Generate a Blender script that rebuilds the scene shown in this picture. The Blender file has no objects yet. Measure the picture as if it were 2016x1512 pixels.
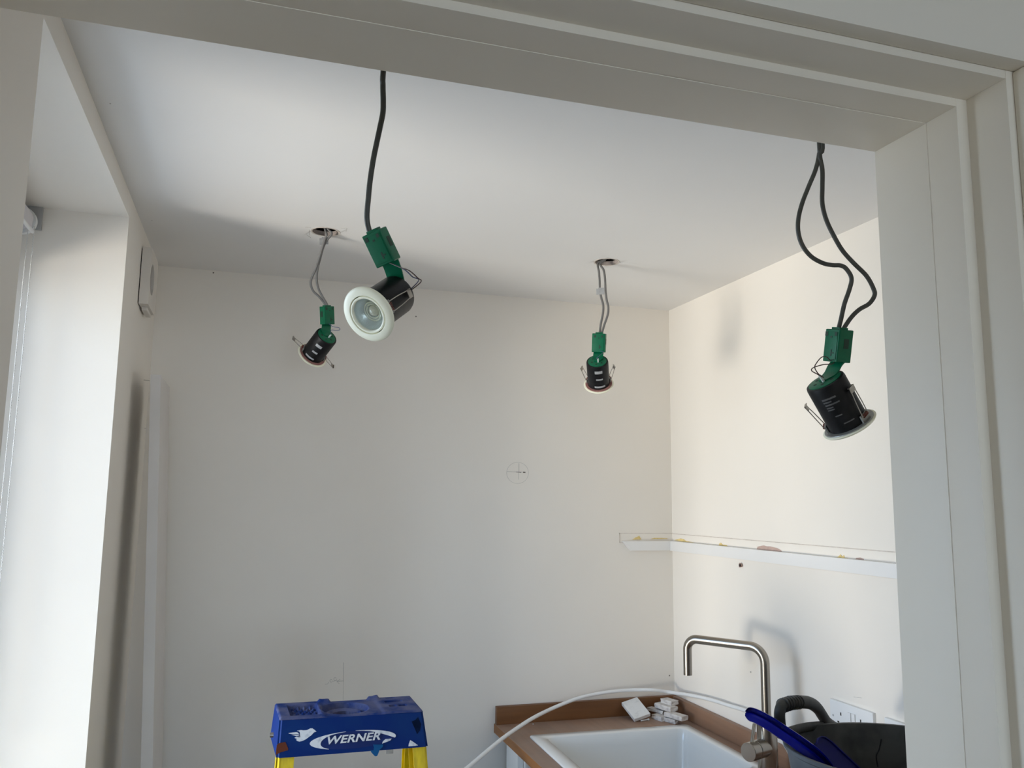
import bpy, bmesh, math, random
from mathutils import Vector, Matrix
random.seed(4)
SC = bpy.context.scene
COL = SC.collection
V = Vector

# ------------------------------------------------------------------ camera
YAW, PITCH, ROLL, FPX = 0.30227, 0.14097, 0.01204, 1631.0
EYE = V((0, 0, 1.652))
_f = V((math.sin(YAW) * math.cos(PITCH), math.cos(YAW) * math.cos(PITCH), math.sin(PITCH)))
_r = V((math.cos(YAW), -math.sin(YAW), 0))
_u = _r.cross(_f)
CR = _r * math.cos(ROLL) + _u * math.sin(ROLL)
CU = -_r * math.sin(ROLL) + _u * math.cos(ROLL)
CF = _f
cam_d = bpy.data.cameras.new('camera')
cam_d.sensor_width = 36.0
cam_d.lens = FPX / 2016 * 36
cam_d.clip_start = 0.02
cam = bpy.data.objects.new('camera', cam_d)
COL.objects.link(cam)
cam.matrix_world = Matrix(((CR.x, CU.x, -CF.x, EYE.x), (CR.y, CU.y, -CF.y, EYE.y),
                           (CR.z, CU.z, -CF.z, EYE.z), (0, 0, 0, 1)))
SC.camera = cam

# ------------------------------------------------------------------ world, lights, exposure
SC.view_settings.view_transform = 'Standard'
SC.view_settings.look = 'None'
SC.view_settings.gamma = 1
SC.view_settings.use_curve_mapping = False
SC.view_settings.exposure = 0.0
try:
    SC.cycles.max_bounces = 12
    SC.cycles.diffuse_bounces = 8
    SC.cycles.sample_clamp_indirect = 6
except Exception:
    pass

SKY_STRENGTH = 8.9
world = bpy.data.worlds.new('daylight')
SC.world = world
world.use_nodes = True
wt = world.node_tree
for n in list(wt.nodes):
    wt.nodes.remove(n)
wo = wt.nodes.new('ShaderNodeOutputWorld')
wb = wt.nodes.new('ShaderNodeBackground')
wc = wt.nodes.new('ShaderNodeTexCoord')
wsx = wt.nodes.new('ShaderNodeSeparateXYZ')
wm = wt.nodes.new('ShaderNodeMapRange')
wr = wt.nodes.new('ShaderNodeValToRGB')
wm.inputs['From Min'].default_value = -1
wm.inputs['From Max'].default_value = 1
wt.links.new(wc.outputs['Generated'], wsx.inputs[0])
wt.links.new(wsx.outputs['Z'], wm.inputs['Value'])
wt.links.new(wm.outputs[0], wr.inputs[0])
wt.links.new(wr.outputs[0], wb.inputs['Color'])
wt.links.new(wb.outputs[0], wo.inputs['Surface'])
el = wr.color_ramp.elements
el[0].position = 0.0; el[0].color = (0.44, 0.49, 0.56, 1)
el[1].position = 1.0; el[1].color = (0.48, 0.62, 0.95, 1)
for p_, c_ in ((0.44, (0.60, 0.67, 0.77, 1)), (0.50, (0.76, 0.87, 1.0, 1)), (0.60, (0.44, 0.66, 1.0, 1))):
    e_ = el.new(p_); e_.color = c_
wb.inputs['Strength'].default_value = SKY_STRENGTH


def area(name, loc, target, sx, sy, power, color, portal=False):
    d = bpy.data.lights.new(name, 'AREA')
    d.shape = 'RECTANGLE'; d.size = sx; d.size_y = sy; d.energy = power; d.color = color
    if portal:
        d.cycles.is_portal = True
    o = bpy.data.objects.new(name, d)
    COL.objects.link(o)
    o.location = loc
    o.rotation_euler = (V(target) - V(loc)).to_track_quat('-Z', 'Y').to_euler()
    return o


# daylight: the sunlit paving outside the side window bounces light up into the room
area('sunlit_paving_light', (-3.9, 0.80, 0.62), (0.2, 1.95, 1.55), 1.15, 0.85, 178, (1.0, 0.88, 0.75))
area('side_window_portal', (-0.74, 1.735, 1.54), (1, 1.735, 1.54), 0.9, 1.6, 1, (1, 1, 1), True)
area('added_window_portal', (0.4, -2.72, 1.45), (0.4, 0, 1.45), 2.0, 1.3, 1, (1, 1, 1), True)


# ------------------------------------------------------------------ placement helpers
def ray(u, v):
    return (CR * ((u - 1008) / FPX) - CU * ((v - 756) / FPX) + CF)


def on(u, v, ax, val):
    d = ray(u, v)
    return EYE + d * ((val - EYE[ax]) / d[ax])


def dep(u, v, d):
    return EYE + ray(u, v) * d


def onplane(u, v, p0, n):
    d = ray(u, v)
    return EYE + d * ((V(p0) - EYE).dot(n) / d.dot(n))


# ------------------------------------------------------------------ materials
def mat(name, color, rough=0.6, metal=0.0, var=0.0, vscale=6.0, bump=0.0, bscale=60.0, coat=0.0, spec=0.5,
        color2=None, stretch=None, lo=0.35, hi=0.65):
    m = bpy.data.materials.new(name)
    m.use_nodes = True
    nt = m.node_tree
    b = nt.nodes['Principled BSDF']
    b.inputs['Base Color'].default_value = (*color, 1)
    b.inputs['Roughness'].default_value = rough
    b.inputs['Metallic'].default_value = metal
    b.inputs['Coat Weight'].default_value = coat
    b.inputs['Specular IOR Level'].default_value = spec
    tc = nt.nodes.new('ShaderNodeTexCoord')
    mp = nt.nodes.new('ShaderNodeMapping')
    nt.links.new(tc.outputs['Object'], mp.inputs[0])
    if stretch:
        mp.inputs['Scale'].default_value = stretch
    if var > 0 or color2:
        nz = nt.nodes.new('ShaderNodeTexNoise')
        nz.inputs['Scale'].default_value = vscale
        nz.inputs['Detail'].default_value = 6
        nt.links.new(mp.outputs[0], nz.inputs['Vector'])
        cr = nt.nodes.new('ShaderNodeValToRGB')
        c2 = color2 or tuple(max(0, c * (1 - var)) for c in color)
        c1 = color if color2 else tuple(min(1, c * (1 + var)) for c in color)
        cr.color_ramp.elements[0].position = lo
        cr.color_ramp.elements[0].color = (*c2, 1)
        cr.color_ramp.elements[1].position = hi
        cr.color_ramp.elements[1].color = (*c1, 1)
        nt.links.new(nz.outputs['Fac'], cr.inputs[0])
        nt.links.new(cr.outputs[0], b.inputs['Base Color'])
    if bump > 0:
        n2 = nt.nodes.new('ShaderNodeTexNoise')
        n2.inputs['Scale'].default_value = bscale
        n2.inputs['Detail'].default_value = 4
        nt.links.new(mp.outputs[0], n2.inputs['Vector'])
        bp = nt.nodes.new('ShaderNodeBump')
        bp.inputs['Strength'].default_value = bump
        bp.inputs['Distance'].default_value = 0.002
        nt.links.new(n2.outputs['Fac'], bp.inputs['Height'])
        nt.links.new(bp.outputs[0], b.inputs['Normal'])
    return m


M = {}
M['wall'] = mat('wall_emulsion', (0.81, 0.765, 0.700), 0.75, var=0.012, vscale=2.5, bump=0.06, bscale=160)
M['wallhall'] = mat('hall_emulsion', (0.80, 0.73, 0.62), 0.75, var=0.012, vscale=2.5, bump=0.06, bscale=160)
M['ceil'] = mat('ceiling_emulsion', (0.80, 0.785, 0.765), 0.8, var=0.012, vscale=2.0, bump=0.05, bscale=120)
M['gloss'] = mat('trim_satin_paint', (0.87, 0.80, 0.685), 0.42, var=0.01, vscale=5, bump=0.05, bscale=90)
M['batten'] = mat('batten_gloss', (0.80, 0.79, 0.775), 0.4, var=0.01, vscale=5)
M['upvc'] = mat('window_plastic', (0.82, 0.83, 0.84), 0.35, var=0.01)
M['board'] = mat('board_primer', (0.64, 0.61, 0.585), 0.65, spec=.25, var=0.02, vscale=9)
M['plastic'] = mat('white_plastic', (0.78, 0.79, 0.79), 0.35, var=0.01)
M['vent'] = mat('vent_plastic', (0.70, 0.655, 0.60), 0.6, spec=.2, var=0.01)
M['dark'] = mat('dark_void', (0.02, 0.018, 0.016), 0.9, var=0.2)
M['shadowgap'] = mat('vent_opening_shade', (0.16, 0.15, 0.14), 0.8, var=0.2, vscale=200)
M['plaster'] = mat('raw_plaster', (0.50, 0.36, 0.31), 0.9, var=0.08, vscale=40, bump=0.4, bscale=200)
M['holeedge'] = mat('plasterboard_edge', (0.42, 0.36, 0.33), 0.9, var=0.1, vscale=60)
M['torn'] = mat('torn_yellow_paper', (0.72, 0.56, 0.24), 0.9, var=0.15, vscale=90, bump=0.4)
M['pencil'] = mat('pencil_graphite', (0.42, 0.40, 0.37), 0.7, var=0.1, vscale=80)
M['pencil_dk'] = mat('pencil_graphite_dark', (0.14, 0.12, 0.10), 0.7, var=0.1, vscale=80)
M['pencil_lt'] = mat('pencil_graphite_faint', (0.56, 0.54, 0.50), 0.7, var=0.1, vscale=80)
M['ridge'] = mat('old_paint_ridge', (0.62, 0.56, 0.50), 0.8, var=0.1, vscale=60)
M['can'] = mat('black_can_paint', (0.008, 0.008, 0.009), 0.45, var=0.4, vscale=60, bump=0.05, bscale=90, spec=.25)
M['bezel'] = mat('bezel_cream_enamel', (0.90, 0.88, 0.70), 0.4, var=0.01, coat=0.1)
M['bezelback'] = mat('bezel_back_metal', (0.30, 0.30, 0.28), 0.45, metal=0.6, var=0.15, vscale=60)
M['gasket'] = mat('pink_intumescent_gasket', (0.28, 0.13, 0.11), 0.8, var=0.1, vscale=60)
M['green'] = mat('green_plastic', (0.001, 0.115, 0.052), 0.4, var=0.06, vscale=60, spec=.3)
M['greend'] = mat('green_recess_shade', (0.003, 0.03, 0.015), 0.6, var=0.1)  # darker green standing in for shade in the vents and slots
M['steel'] = mat('spring_steel', (0.42, 0.39, 0.35), 0.35, metal=1.0, var=0.15, vscale=60)
M['rust'] = mat('rusty_coil', (0.16, 0.035, 0.02), 0.6, var=0.2, vscale=200)
M['cable_dk'] = mat('dark_grey_cable', (0.060, 0.062, 0.055), 0.45, var=0.1, vscale=30)
M['cable'] = mat('grey_cable', (0.17, 0.165, 0.16), 0.5, var=0.08, vscale=30)
M['wire_brown'] = mat('brown_wire', (0.05, 0.022, 0.018), 0.4, var=0.1)
M['wire_blue'] = mat('blue_wire', (0.05, 0.07, 0.16), 0.4, var=0.1)
M['sleeve'] = mat('white_sleeve', (0.55, 0.62, 0.58), 0.4, var=0.05)
M['sticker'] = mat('silver_sticker', (0.42, 0.43, 0.44), 0.35, metal=0.2, var=0.1, vscale=300)
M['print'] = mat('grey_print', (0.10, 0.10, 0.10), 0.5, var=0.3, vscale=900)
M['tape'] = mat('grey_tape', (0.36, 0.36, 0.36), 0.35, var=0.1, vscale=100)
M['reflector'] = mat('reflector_alloy', (0.80, 0.84, 0.80), 0.3, metal=0.3, var=0.03)
M['led'] = mat('led_lens', (0.72, 0.66, 0.50), 0.08, var=0.1, vscale=300, coat=1.0)
M['tap'] = mat('brushed_steel', (0.36, 0.33, 0.29), 0.27, metal=1.0)
M['ceramic'] = mat('sink_ceramic', (0.76, 0.77, 0.76), 0.22, var=0.01, coat=0.3)
M['blue'] = mat('ladder_blue_plastic', (0.0, 0.016, 0.115), 0.5, spec=.1, color2=(0.002, 0.024, 0.12), vscale=18, bump=0.08, bscale=60, lo=.3, hi=.55)
M['bluedust'] = mat('ladder_blue_dusty', (0.085, 0.090, 0.165), 0.75, spec=.15, color2=(0.006, 0.026, 0.13), vscale=26, bump=0.15, lo=.35, hi=.6)
M['bluemid'] = mat('ladder_oval_blue', (0.001, 0.013, 0.10), 0.5, var=0.1, vscale=30, spec=.2)
M['bluedrip'] = mat('cyan_blue_paint_drip', (0.0, 0.065, 0.19), 0.5, spec=.15, var=0.1, vscale=30)
M['logo'] = mat('worn_white_print', (0.58, 0.60, 0.62), 0.55, color2=(0.30, 0.33, 0.40), vscale=120, lo=.2, hi=.5)
M['brownpatch'] = mat('brown_paint_smear', (0.10, 0.028, 0.014), 0.8, spec=.1, var=0.15, vscale=40)
M['darkpatch'] = mat('dark_paint_smear', (0.001, 0.007, 0.030), 0.8, spec=.08, var=0.3, vscale=40)
M['yellow'] = mat('yellow_fibreglass', (0.66, 0.49, 0.003), 0.38, spec=.3, color2=(0.50, 0.36, 0.002), vscale=14, stretch=(8, 8, .6))
M['alu'] = mat('aluminium', (0.6, 0.6, 0.6), 0.35, metal=1.0, var=0.05)
M['rubber'] = mat('dirty_black_rubber', (0.050, 0.049, 0.043), 0.6, color2=(0.014, 0.014, 0.013), vscale=16, bump=0.3, bscale=40)
M['rubber_out'] = mat('dusty_rubber_outside', (0.085, 0.10, 0.115), 0.6, color2=(0.05, 0.06, 0.07), vscale=14, bump=0.2)
M['navy'] = mat('glossy_navy_plastic', (0.0, 0.002, 0.14), 0.33, var=0.1, vscale=12, spec=.28)
M['tile'] = mat('rough_white_offcut', (0.68, 0.65, 0.62), 0.8, color2=(0.45, 0.41, 0.40), vscale=60, bump=0.6, bscale=200, lo=.25, hi=.5)
M['tiletop'] = mat('white_tile_face', (0.74, 0.74, 0.73), 0.5, color2=(0.60, 0.60, 0.60), vscale=50, bump=0.2, lo=.25, hi=.45)
M['bracket'] = mat('grey_bracket', (0.42, 0.42, 0.42), 0.5, var=0.05)
M['blind'] = mat('blind_cloth', (0.66, 0.64, 0.66), 0.85, var=0.02, vscale=60, bump=0.1, bscale=400)
M['carcass'] = mat('white_carcass', (0.70, 0.71, 0.70), 0.45, var=0.01)
M['floor'] = mat('floor_screed', (0.17, 0.12, 0.085), 0.7, var=0.1, vscale=5)
M['chain'] = mat('bead_chain_plastic', (0.72, 0.70, 0.68), 0.3, var=0.02)


def wood(name, c1, c2, axis, dust=0.0, dustcol=(0.28, 0.24, 0.21), rough=0.5):
    m = bpy.data.materials.new(name)
    m.use_nodes = True
    nt = m.node_tree
    b = nt.nodes['Principled BSDF']
    b.inputs['Roughness'].default_value = rough
    tc = nt.nodes.new('ShaderNodeTexCoord')
    mp = nt.nodes.new('ShaderNodeMapping')
    mp.inputs['Scale'].default_value = tuple(2.5 if i == axis else 60 for i in range(3))
    nt.links.new(tc.outputs['Object'], mp.inputs[0])
    nz = nt.nodes.new('ShaderNodeTexNoise')
    nz.inputs['Scale'].default_value = 1.0; nz.inputs['Detail'].default_value = 8
    nt.links.new(mp.outputs[0], nz.inputs['Vector'])
    # stave blocks, 45 mm wide
    mp2 = nt.nodes.new('ShaderNodeMapping')
    nt.links.new(tc.outputs['Object'], mp2.inputs[0])
    if axis == 1:
        mp2.inputs['Rotation'].default_value = (0, 0, math.pi / 2)
    br = nt.nodes.new('ShaderNodeTexBrick')
    br.inputs['Scale'].default_value = 1.0
    br.inputs['Brick Width'].default_value = 0.34
    br.inputs['Row Height'].default_value = 0.042
    br.inputs['Mortar Size'].default_value = 0.0006
    br.inputs['Color1'].default_value = (0.35, 0.35, 0.35, 1)
    br.inputs['Color2'].default_value = (0.65, 0.65, 0.65, 1)
    br.inputs['Mortar'].default_value = (0.25, 0.25, 0.25, 1)
    nt.links.new(mp2.outputs[0], br.inputs['Vector'])
    mx = nt.nodes.new('ShaderNodeMix'); mx.data_type = 'FLOAT'
    mx.inputs[0].default_value = 0.45
    nt.links.new(nz.outputs['Fac'], mx.inputs[2]); nt.links.new(br.outputs['Color'], mx.inputs[3])
    cr = nt.nodes.new('ShaderNodeValToRGB')
    cr.color_ramp.elements[0].position = 0.32; cr.color_ramp.elements[0].color = (*c2, 1)
    cr.color_ramp.elements[1].position = 0.68; cr.color_ramp.elements[1].color = (*c1, 1)
    nt.links.new(mx.outputs[0], cr.inputs[0])
    out = cr.outputs[0]
    if dust > 0:
        n3 = nt.nodes.new('ShaderNodeTexNoise'); n3.inputs['Scale'].default_value = 7; n3.inputs['Detail'].default_value = 7
        nt.links.new(tc.outputs['Object'], n3.inputs['Vector'])
        mr = nt.nodes.new('ShaderNodeMapRange')
        mr.inputs['From Min'].default_value = 0.3; mr.inputs['From Max'].default_value = 0.7
        mr.inputs['To Min'].default_value = dust * 0.5; mr.inputs['To Max'].default_value = dust
        nt.links.new(n3.outputs['Fac'], mr.inputs[0])
        m3 = nt.nodes.new('ShaderNodeMix'); m3.data_type = 'RGBA'
        nt.links.new(mr.outputs[0], m3.inputs[0]); nt.links.new(out, m3.inputs[6])
        m3.inputs[7].default_value = (*dustcol, 1)
        out = m3.outputs[2]
    nt.links.new(out, b.inputs['Base Color'])
    return m


M['worktop'] = wood('oiled_worktop', (0.34, 0.165, 0.085), (0.19, 0.09, 0.045), 1, 0.6, (0.34, 0.28, 0.24))
M['woodedge'] = wood('oiled_worktop_edge', (0.30, 0.125, 0.032), (0.19, 0.073, 0.018), 1, 0.0)
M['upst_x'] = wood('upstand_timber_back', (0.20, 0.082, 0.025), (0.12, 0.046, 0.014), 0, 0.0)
M['upst_y'] = wood('upstand_timber_side', (0.32, 0.16, 0.085), (0.20, 0.095, 0.045), 1, 0.25)


def glass_mat(name, tint, ior):
    m = bpy.data.materials.new(name); m.use_nodes = True
    nt = m.node_tree
    nt.nodes.remove(nt.nodes['Principled BSDF'])
    out = nt.nodes['Material Output']
    tr = nt.nodes.new('ShaderNodeBsdfTransparent'); tr.inputs[0].default_value = (*tint, 1)
    gl = nt.nodes.new('ShaderNodeBsdfGlossy'); gl.inputs['Roughness'].default_value = 0.03
    fr = nt.nodes.new('ShaderNodeFresnel'); fr.inputs[0].default_value = ior
    mx = nt.nodes.new('ShaderNodeMixShader')
    nt.links.new(fr.outputs[0], mx.inputs[0]); nt.links.new(tr.outputs[0], mx.inputs[1])
    nt.links.new(gl.outputs[0], mx.inputs[2]); nt.links.new(mx.outputs[0], out.inputs[0])
    return m


M['glass'] = glass_mat('window_glass', (0.96, 0.98, 0.98), 1.45)
M['bulbglass'] = glass_mat('lamp_glass', (0.93, 0.95, 0.95), 1.12)

# ------------------------------------------------------------------ mesh helpers
WM = {}


def world_of(o):
    return WM.get(o.name, Matrix.Identity(4))


def finish(bm, name, m, parent=None, smooth=35, local=False, bevel=0.0, seg=2):
    if bevel > 0:
        bmesh.ops.bevel(bm, geom=list(bm.edges), offset=bevel, segments=seg, affect='EDGES', profile=0.7, clamp_overlap=True)
    bmesh.ops.recalc_face_normals(bm, faces=bm.faces)
    me = bpy.data.meshes.new(name)
    bm.to_mesh(me); bm.free()
    for mm in (m if isinstance(m, (list, tuple)) else [m]):
        me.materials.append(mm)
    if smooth:
        me.polygons.foreach_set('use_smooth', [True] * len(me.polygons))
        me.set_sharp_from_angle(angle=math.radians(smooth))
    o = bpy.data.objects.new(name, me)
    COL.objects.link(o)
    if parent is not None:
        o.parent = parent
        pm = world_of(parent)
        if not local:
            me.transform(pm.inverted())
        WM[o.name] = pm
    return o


def thing(name, label, cat, mw, group=None):
    o = bpy.data.objects.new(name, None)
    COL.objects.link(o)
    if not isinstance(mw, Matrix):
        mw = Matrix.Translation(V(mw))
    o.matrix_world = mw
    o.empty_display_size = 0.05
    WM[o.name] = mw.copy()
    o['label'] = label; o['category'] = cat
    if group: o['group'] = group
    return o


def tag(o, label=None, cat=None, group=None, kind=None):
    if label: o['label'] = label
    if cat: o['category'] = cat
    if group: o['group'] = group
    if kind: o['kind'] = kind
    return o


def rebase(o, origin):
    """put a top-level mesh's origin at its base"""
    o.data.transform(Matrix.Translation(-V(origin)))
    o.location = origin
    WM[o.name] = Matrix.Translation(V(origin))
    return o


def bx(bm, a, b, mi=0):
    x0, y0, z0 = a; x1, y1, z1 = b
    vs = [bm.verts.new(p) for p in ((x0, y0, z0), (x1, y0, z0), (x1, y1, z0), (x0, y1, z0),
                                    (x0, y0, z1), (x1, y0, z1), (x1, y1, z1), (x0, y1, z1))]
    fs = []
    for q in ((0, 3, 2, 1), (4, 5, 6, 7), (0, 1, 5, 4), (1, 2, 6, 5), (2, 3, 7, 6), (3, 0, 4, 7)):
        f = bm.faces.new([vs[i] for i in q]); f.material_index = mi; fs.append(f)
    return vs


def hexa(bm, P, mi=0):
    """8 corners: bottom loop then top loop"""
    vs = [bm.verts.new(p) for p in P]
    for q in ((0, 3, 2, 1), (4, 5, 6, 7), (0, 1, 5, 4), (1, 2, 6, 5), (2, 3, 7, 6), (3, 0, 4, 7)):
        bm.faces.new([vs[i] for i in q]).material_index = mi
    return vs


def obox(bm, c, X, Y, Z, sx, sy, sz, mi=0):
    """oriented box centre c, axes X Y Z, full sizes"""
    c = V(c)
    P = []
    for z in (-.5, .5):
        for x, y in ((-.5, -.5), (.5, -.5), (.5, .5), (-.5, .5)):
            P.append(c + X * (x * sx) + Y * (y * sy) + Z * (z * sz))
    return hexa(bm, P, mi)


def frame(axis, hint=V((0, 0, 1))):
    z = V(axis).normalized()
    if abs(z.dot(hint)) > 0.98:
        hint = V((1, 0, 0))
    x = hint.cross(z).normalized()
    y = z.cross(x)
    return x, y, z


def lathe(bm, prof, c=V((0, 0, 0)), ax=V((0, 0, 1)), n=48, mi=0, closed=False):
    """prof: (r, h) pairs; ends with r=0 are capped by a point"""
    X, Y, Z = frame(ax)
    rings = []
    for r, h in prof:
        if r < 1e-7:
            rings.append([bm.verts.new(c + Z * h)])
        else:
            rings.append([bm.verts.new(c + Z * h + X * (r * math.cos(2 * math.pi * k / n)) + Y * (r * math.sin(2 * math.pi * k / n))) for k in range(n)])
    pairs = list(zip(rings[:-1], rings[1:]))
    if closed:
        pairs.append((rings[-1], rings[0]))
    for A, B in pairs:
        for k in range(n):
            k2 = (k + 1) % n
            if len(A) == 1 and len(B) == 1: continue
            if len(A) == 1: f = bm.faces.new((A[0], B[k], B[k2]))
            elif len(B) == 1: f = bm.faces.new((A[k], B[0], A[k2]))
            else: f = bm.faces.new((A[k], B[k], B[k2], A[k2]))
            f.material_index = mi
    return rings


def spline(pts, sub=6):
    pts = [V(p) for p in pts]
    P = [pts[0] * 2 - pts[1]] + pts + [pts[-1] * 2 - pts[-2]]
    out = []
    for i in range(1, len(P) - 2):
        a, b, c, d = P[i - 1:i + 3]
        for k in range(sub):
            t = k / sub
            out.append(0.5 * ((2 * b) + (c - a) * t + (2 * a - 5 * b + 4 * c - d) * t * t + (3 * b - a - 3 * c + d) * t ** 3))
    out.append(pts[-1])
    return out


def tube(bm, pts, r, n=10, sub=5, flat=1.0, side=None, mi=0, smooth=True):
    """swept tube; r may be a list; flat<1 squeezes it along 'side'"""
    path = spline(pts, sub) if smooth else [V(p) for p in pts]
    m = len(path)
    rings = []
    prev = None
    for i, p in enumerate(path):
        t = (path[min(i + 1, m - 1)] - path[max(i - 1, 0)]).normalized()
        if prev is None:
            h = side if side is not None else V((0.3, 1, 0.2))
            x = (h - t * h.dot(t)).normalized()
        else:
            h = side if side is not None else prev
            x = (h - t * h.dot(t)).normalized()
        prev = x
        y = t.cross(x)
        rr = r if not isinstance(r, (list, tuple)) else r[0] + (r[1] - r[0]) * i / (m - 1)
        rings.append([bm.verts.new(p + x * (rr * flat * math.cos(2 * math.pi * k / n)) + y * (rr * math.sin(2 * math.pi * k / n))) for k in range(n)])
    for A, B in zip(rings[:-1], rings[1:]):
        for k in range(n):
            k2 = (k + 1) % n
            bm.faces.new((A[k], B[k], B[k2], A[k2])).material_index = mi
    bm.faces.new(rings[0][::-1]).material_index = mi
    bm.faces.new(rings[-1]).material_index = mi


def prism(bm, poly, o, X, Y, N, d, mi=0):
    """polygon (2-D) on plane o,X,Y extruded d along N"""
    o = V(o)
    a = [bm.verts.new(o + X * x + Y * y) for x, y in poly]
    b = [bm.verts.new(o + X * x + Y * y + N * d) for x, y in poly]
    k = len(poly)
    bm.faces.new(a[::-1]).material_index = mi
    bm.faces.new(b).material_index = mi
    for i in range(k):
        j = (i + 1) % k
        bm.faces.new((a[i], a[j], b[j], b[i])).material_index = mi


NB = bmesh.new

# ------------------------------------------------------------------ room dimensions
L, R, B, H = -0.325, 1.528, 2.847, 2.40
ZU = 2.70          # underside of the added lid over the ceiling void
DY0, DY1 = 0.597, 0.762     # doorway wall, hall side and room side
X0H, X1H, Y0H = -1.5, 2.3, -2.6
WY0, WY1, WZ0, WZ1 = 1.28, 2.19, 0.74, 2.345    # window opening in the left wall
XO = -0.72         # outer face of the left wall


def struct(name, bm, m, parent=None, bevel=0, smooth=0):
    o = finish(bm, name, m, parent, smooth=smooth, bevel=bevel)
    if parent is None: o['kind'] = 'structure'
    return o


bm = NB(); bx(bm, (X0H - .1, Y0H - .1, -.05), (X1H + .1, B + .15, 0)); struct('floor', bm, M['floor'])

# walls
bm = NB(); bx(bm, (XO, B, 0), (R + .15, B + .12, ZU)); wall_back = struct('wall_back', bm, M['wall'])
bm = NB(); bx(bm, (R, DY1 - .1, 0), (R + .15, B, ZU)); wall_right = struct('wall_right', bm, M['wall'])
bm = NB()
bx(bm, (XO, DY1 - .1, 0), (L, WY0, ZU)); bx(bm, (XO, WY1, 0), (L, B, ZU))
bx(bm, (XO, WY0, 0), (L, WY1, WZ0)); bx(bm, (XO, WY0, WZ1), (L, WY1, ZU))
wall_left = struct('wall_left', bm, M['wall'])

# doorway wall: lining opening x -0.31 .. 0.73, top 2.11
JL, JR = -0.30, 0.687
bm = NB()
bx(bm, (X0H, DY0, 0), (JL - .045, DY1, ZU)); bx(bm, (JR + .045, DY0, 0), (X1H, DY1, ZU))
bx(bm, (JL - .045, DY0, 2.115), (JR + .045, DY1, ZU))
struct('wall_front', bm, M['wall'])

# hall behind the camera
bm = NB(); bx(bm, (X0H - .12, Y0H, 0), (X0H, DY1, ZU)); struct('wall_hall_left', bm, M['wallhall'])
bm = NB(); bx(bm, (X1H, Y0H, 0), (X1H + .12, DY1, ZU)); struct('wall_hall_right', bm, M['wallhall'])
bm = NB()
HX0, HX1, HZ0, HZ1 = -0.6, 1.4, 0.8, 2.1
bx(bm, (X0H - .12, Y0H - .12, 0), (HX0, Y0H, ZU)); bx(bm, (HX1, Y0H - .12, 0), (X1H + .12, Y0H, ZU))
bx(bm, (HX0, Y0H - .12, 0), (HX1, Y0H, HZ0)); bx(bm, (HX0, Y0H - .12, HZ1), (HX1, Y0H, ZU))
struct('wall_hall_back', bm, M['wallhall'])


def window(name, plane, a0, a1, z0, z1, depth, axis, mull, fw=.065, sw=.05, head=.065):
    """uPVC window: outer frame, mullion, panes. axis 0 = lies in an x-constant plane"""
    def P(a, d, z):
        return (plane + d, a, z) if axis == 0 else (a, plane + d, z)

    def bb(bm, aa, ab, za, zb, da, db):
        p, q = P(aa, da, za), P(ab, db, zb)
        bx(bm, tuple(map(min, p, q)), tuple(map(max, p, q)))
    bm = NB()
    bb(bm, a0, a1, z0, z0 + fw, 0, depth); bb(bm, a0, a1, z1 - head, z1, 0, depth)
    bb(bm, a0, a0 + fw, z0 + fw, z1 - head, 0, depth); bb(bm, a1 - fw, a1, z0 + fw, z1 - head, 0, depth)
    w = struct(name, bm, M['upvc'])
    edges = [a0 + fw] + [m_ for m_ in mull] + [a1 - fw]
    for m_ in mull:
        bm = NB(); bb(bm, m_ - .03, m_ + .03, z0 + fw, z1 - head, .002, depth - .002)
        finish(bm, 'mullion', M['upvc'], w, smooth=0)
    for i in range(len(edges) - 1):
        s0 = edges[i] + (0.03 if i > 0 else 0); s1 = edges[i + 1] - (0.03 if i < len(edges) - 2 else 0)
        bm = NB()
        bb(bm, s0, s1, z0 + fw, z0 + fw + sw, .008, depth + .012); bb(bm, s0, s1, z1 - head - sw, z1 - head, .008, depth + .012)
        bb(bm, s0, s0 + sw, z0 + fw + sw, z1 - head - sw, .008, depth + .012); bb(bm, s1 - sw, s1, z0 + fw + sw, z1 - head - sw, .008, depth + .012)
        sash = finish(bm, 'window_sash', M['upvc'], w, smooth=0)
        bm = NB(); bb(bm, s0 + sw - .005, s1 - sw + .005, z0 + fw + sw - .005, z1 - head - sw + .005, depth * .5, depth * .5 + .004)
        finish(bm, 'pane', M['glass'], sash, smooth=0)
    return w


w1 = window('window_1', -0.70, WY0, WY1, WZ0, WZ1, 0.07, 0, [], fw=.028, sw=.022, head=.155)
bm = NB(); bx(bm, (-.63, WY0 - .0, WZ0), (L + .03, WY1, WZ0 + .022)); finish(bm, 'window_sill', M['gloss'], w1, bevel=.004)
w2 = window('window_added', Y0H - .11, HX0, HX1, HZ0, HZ1, 0.07, 1, [0.4])  # unseen window added behind the camera, sized to light the hall

# ceiling with four round cut-outs for the lights
HOLE_R = 0.036
holes = [(0.164, 2.313), (1.029, 2.319), (0.168, 1.175), (0.862, 1.085)]


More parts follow.
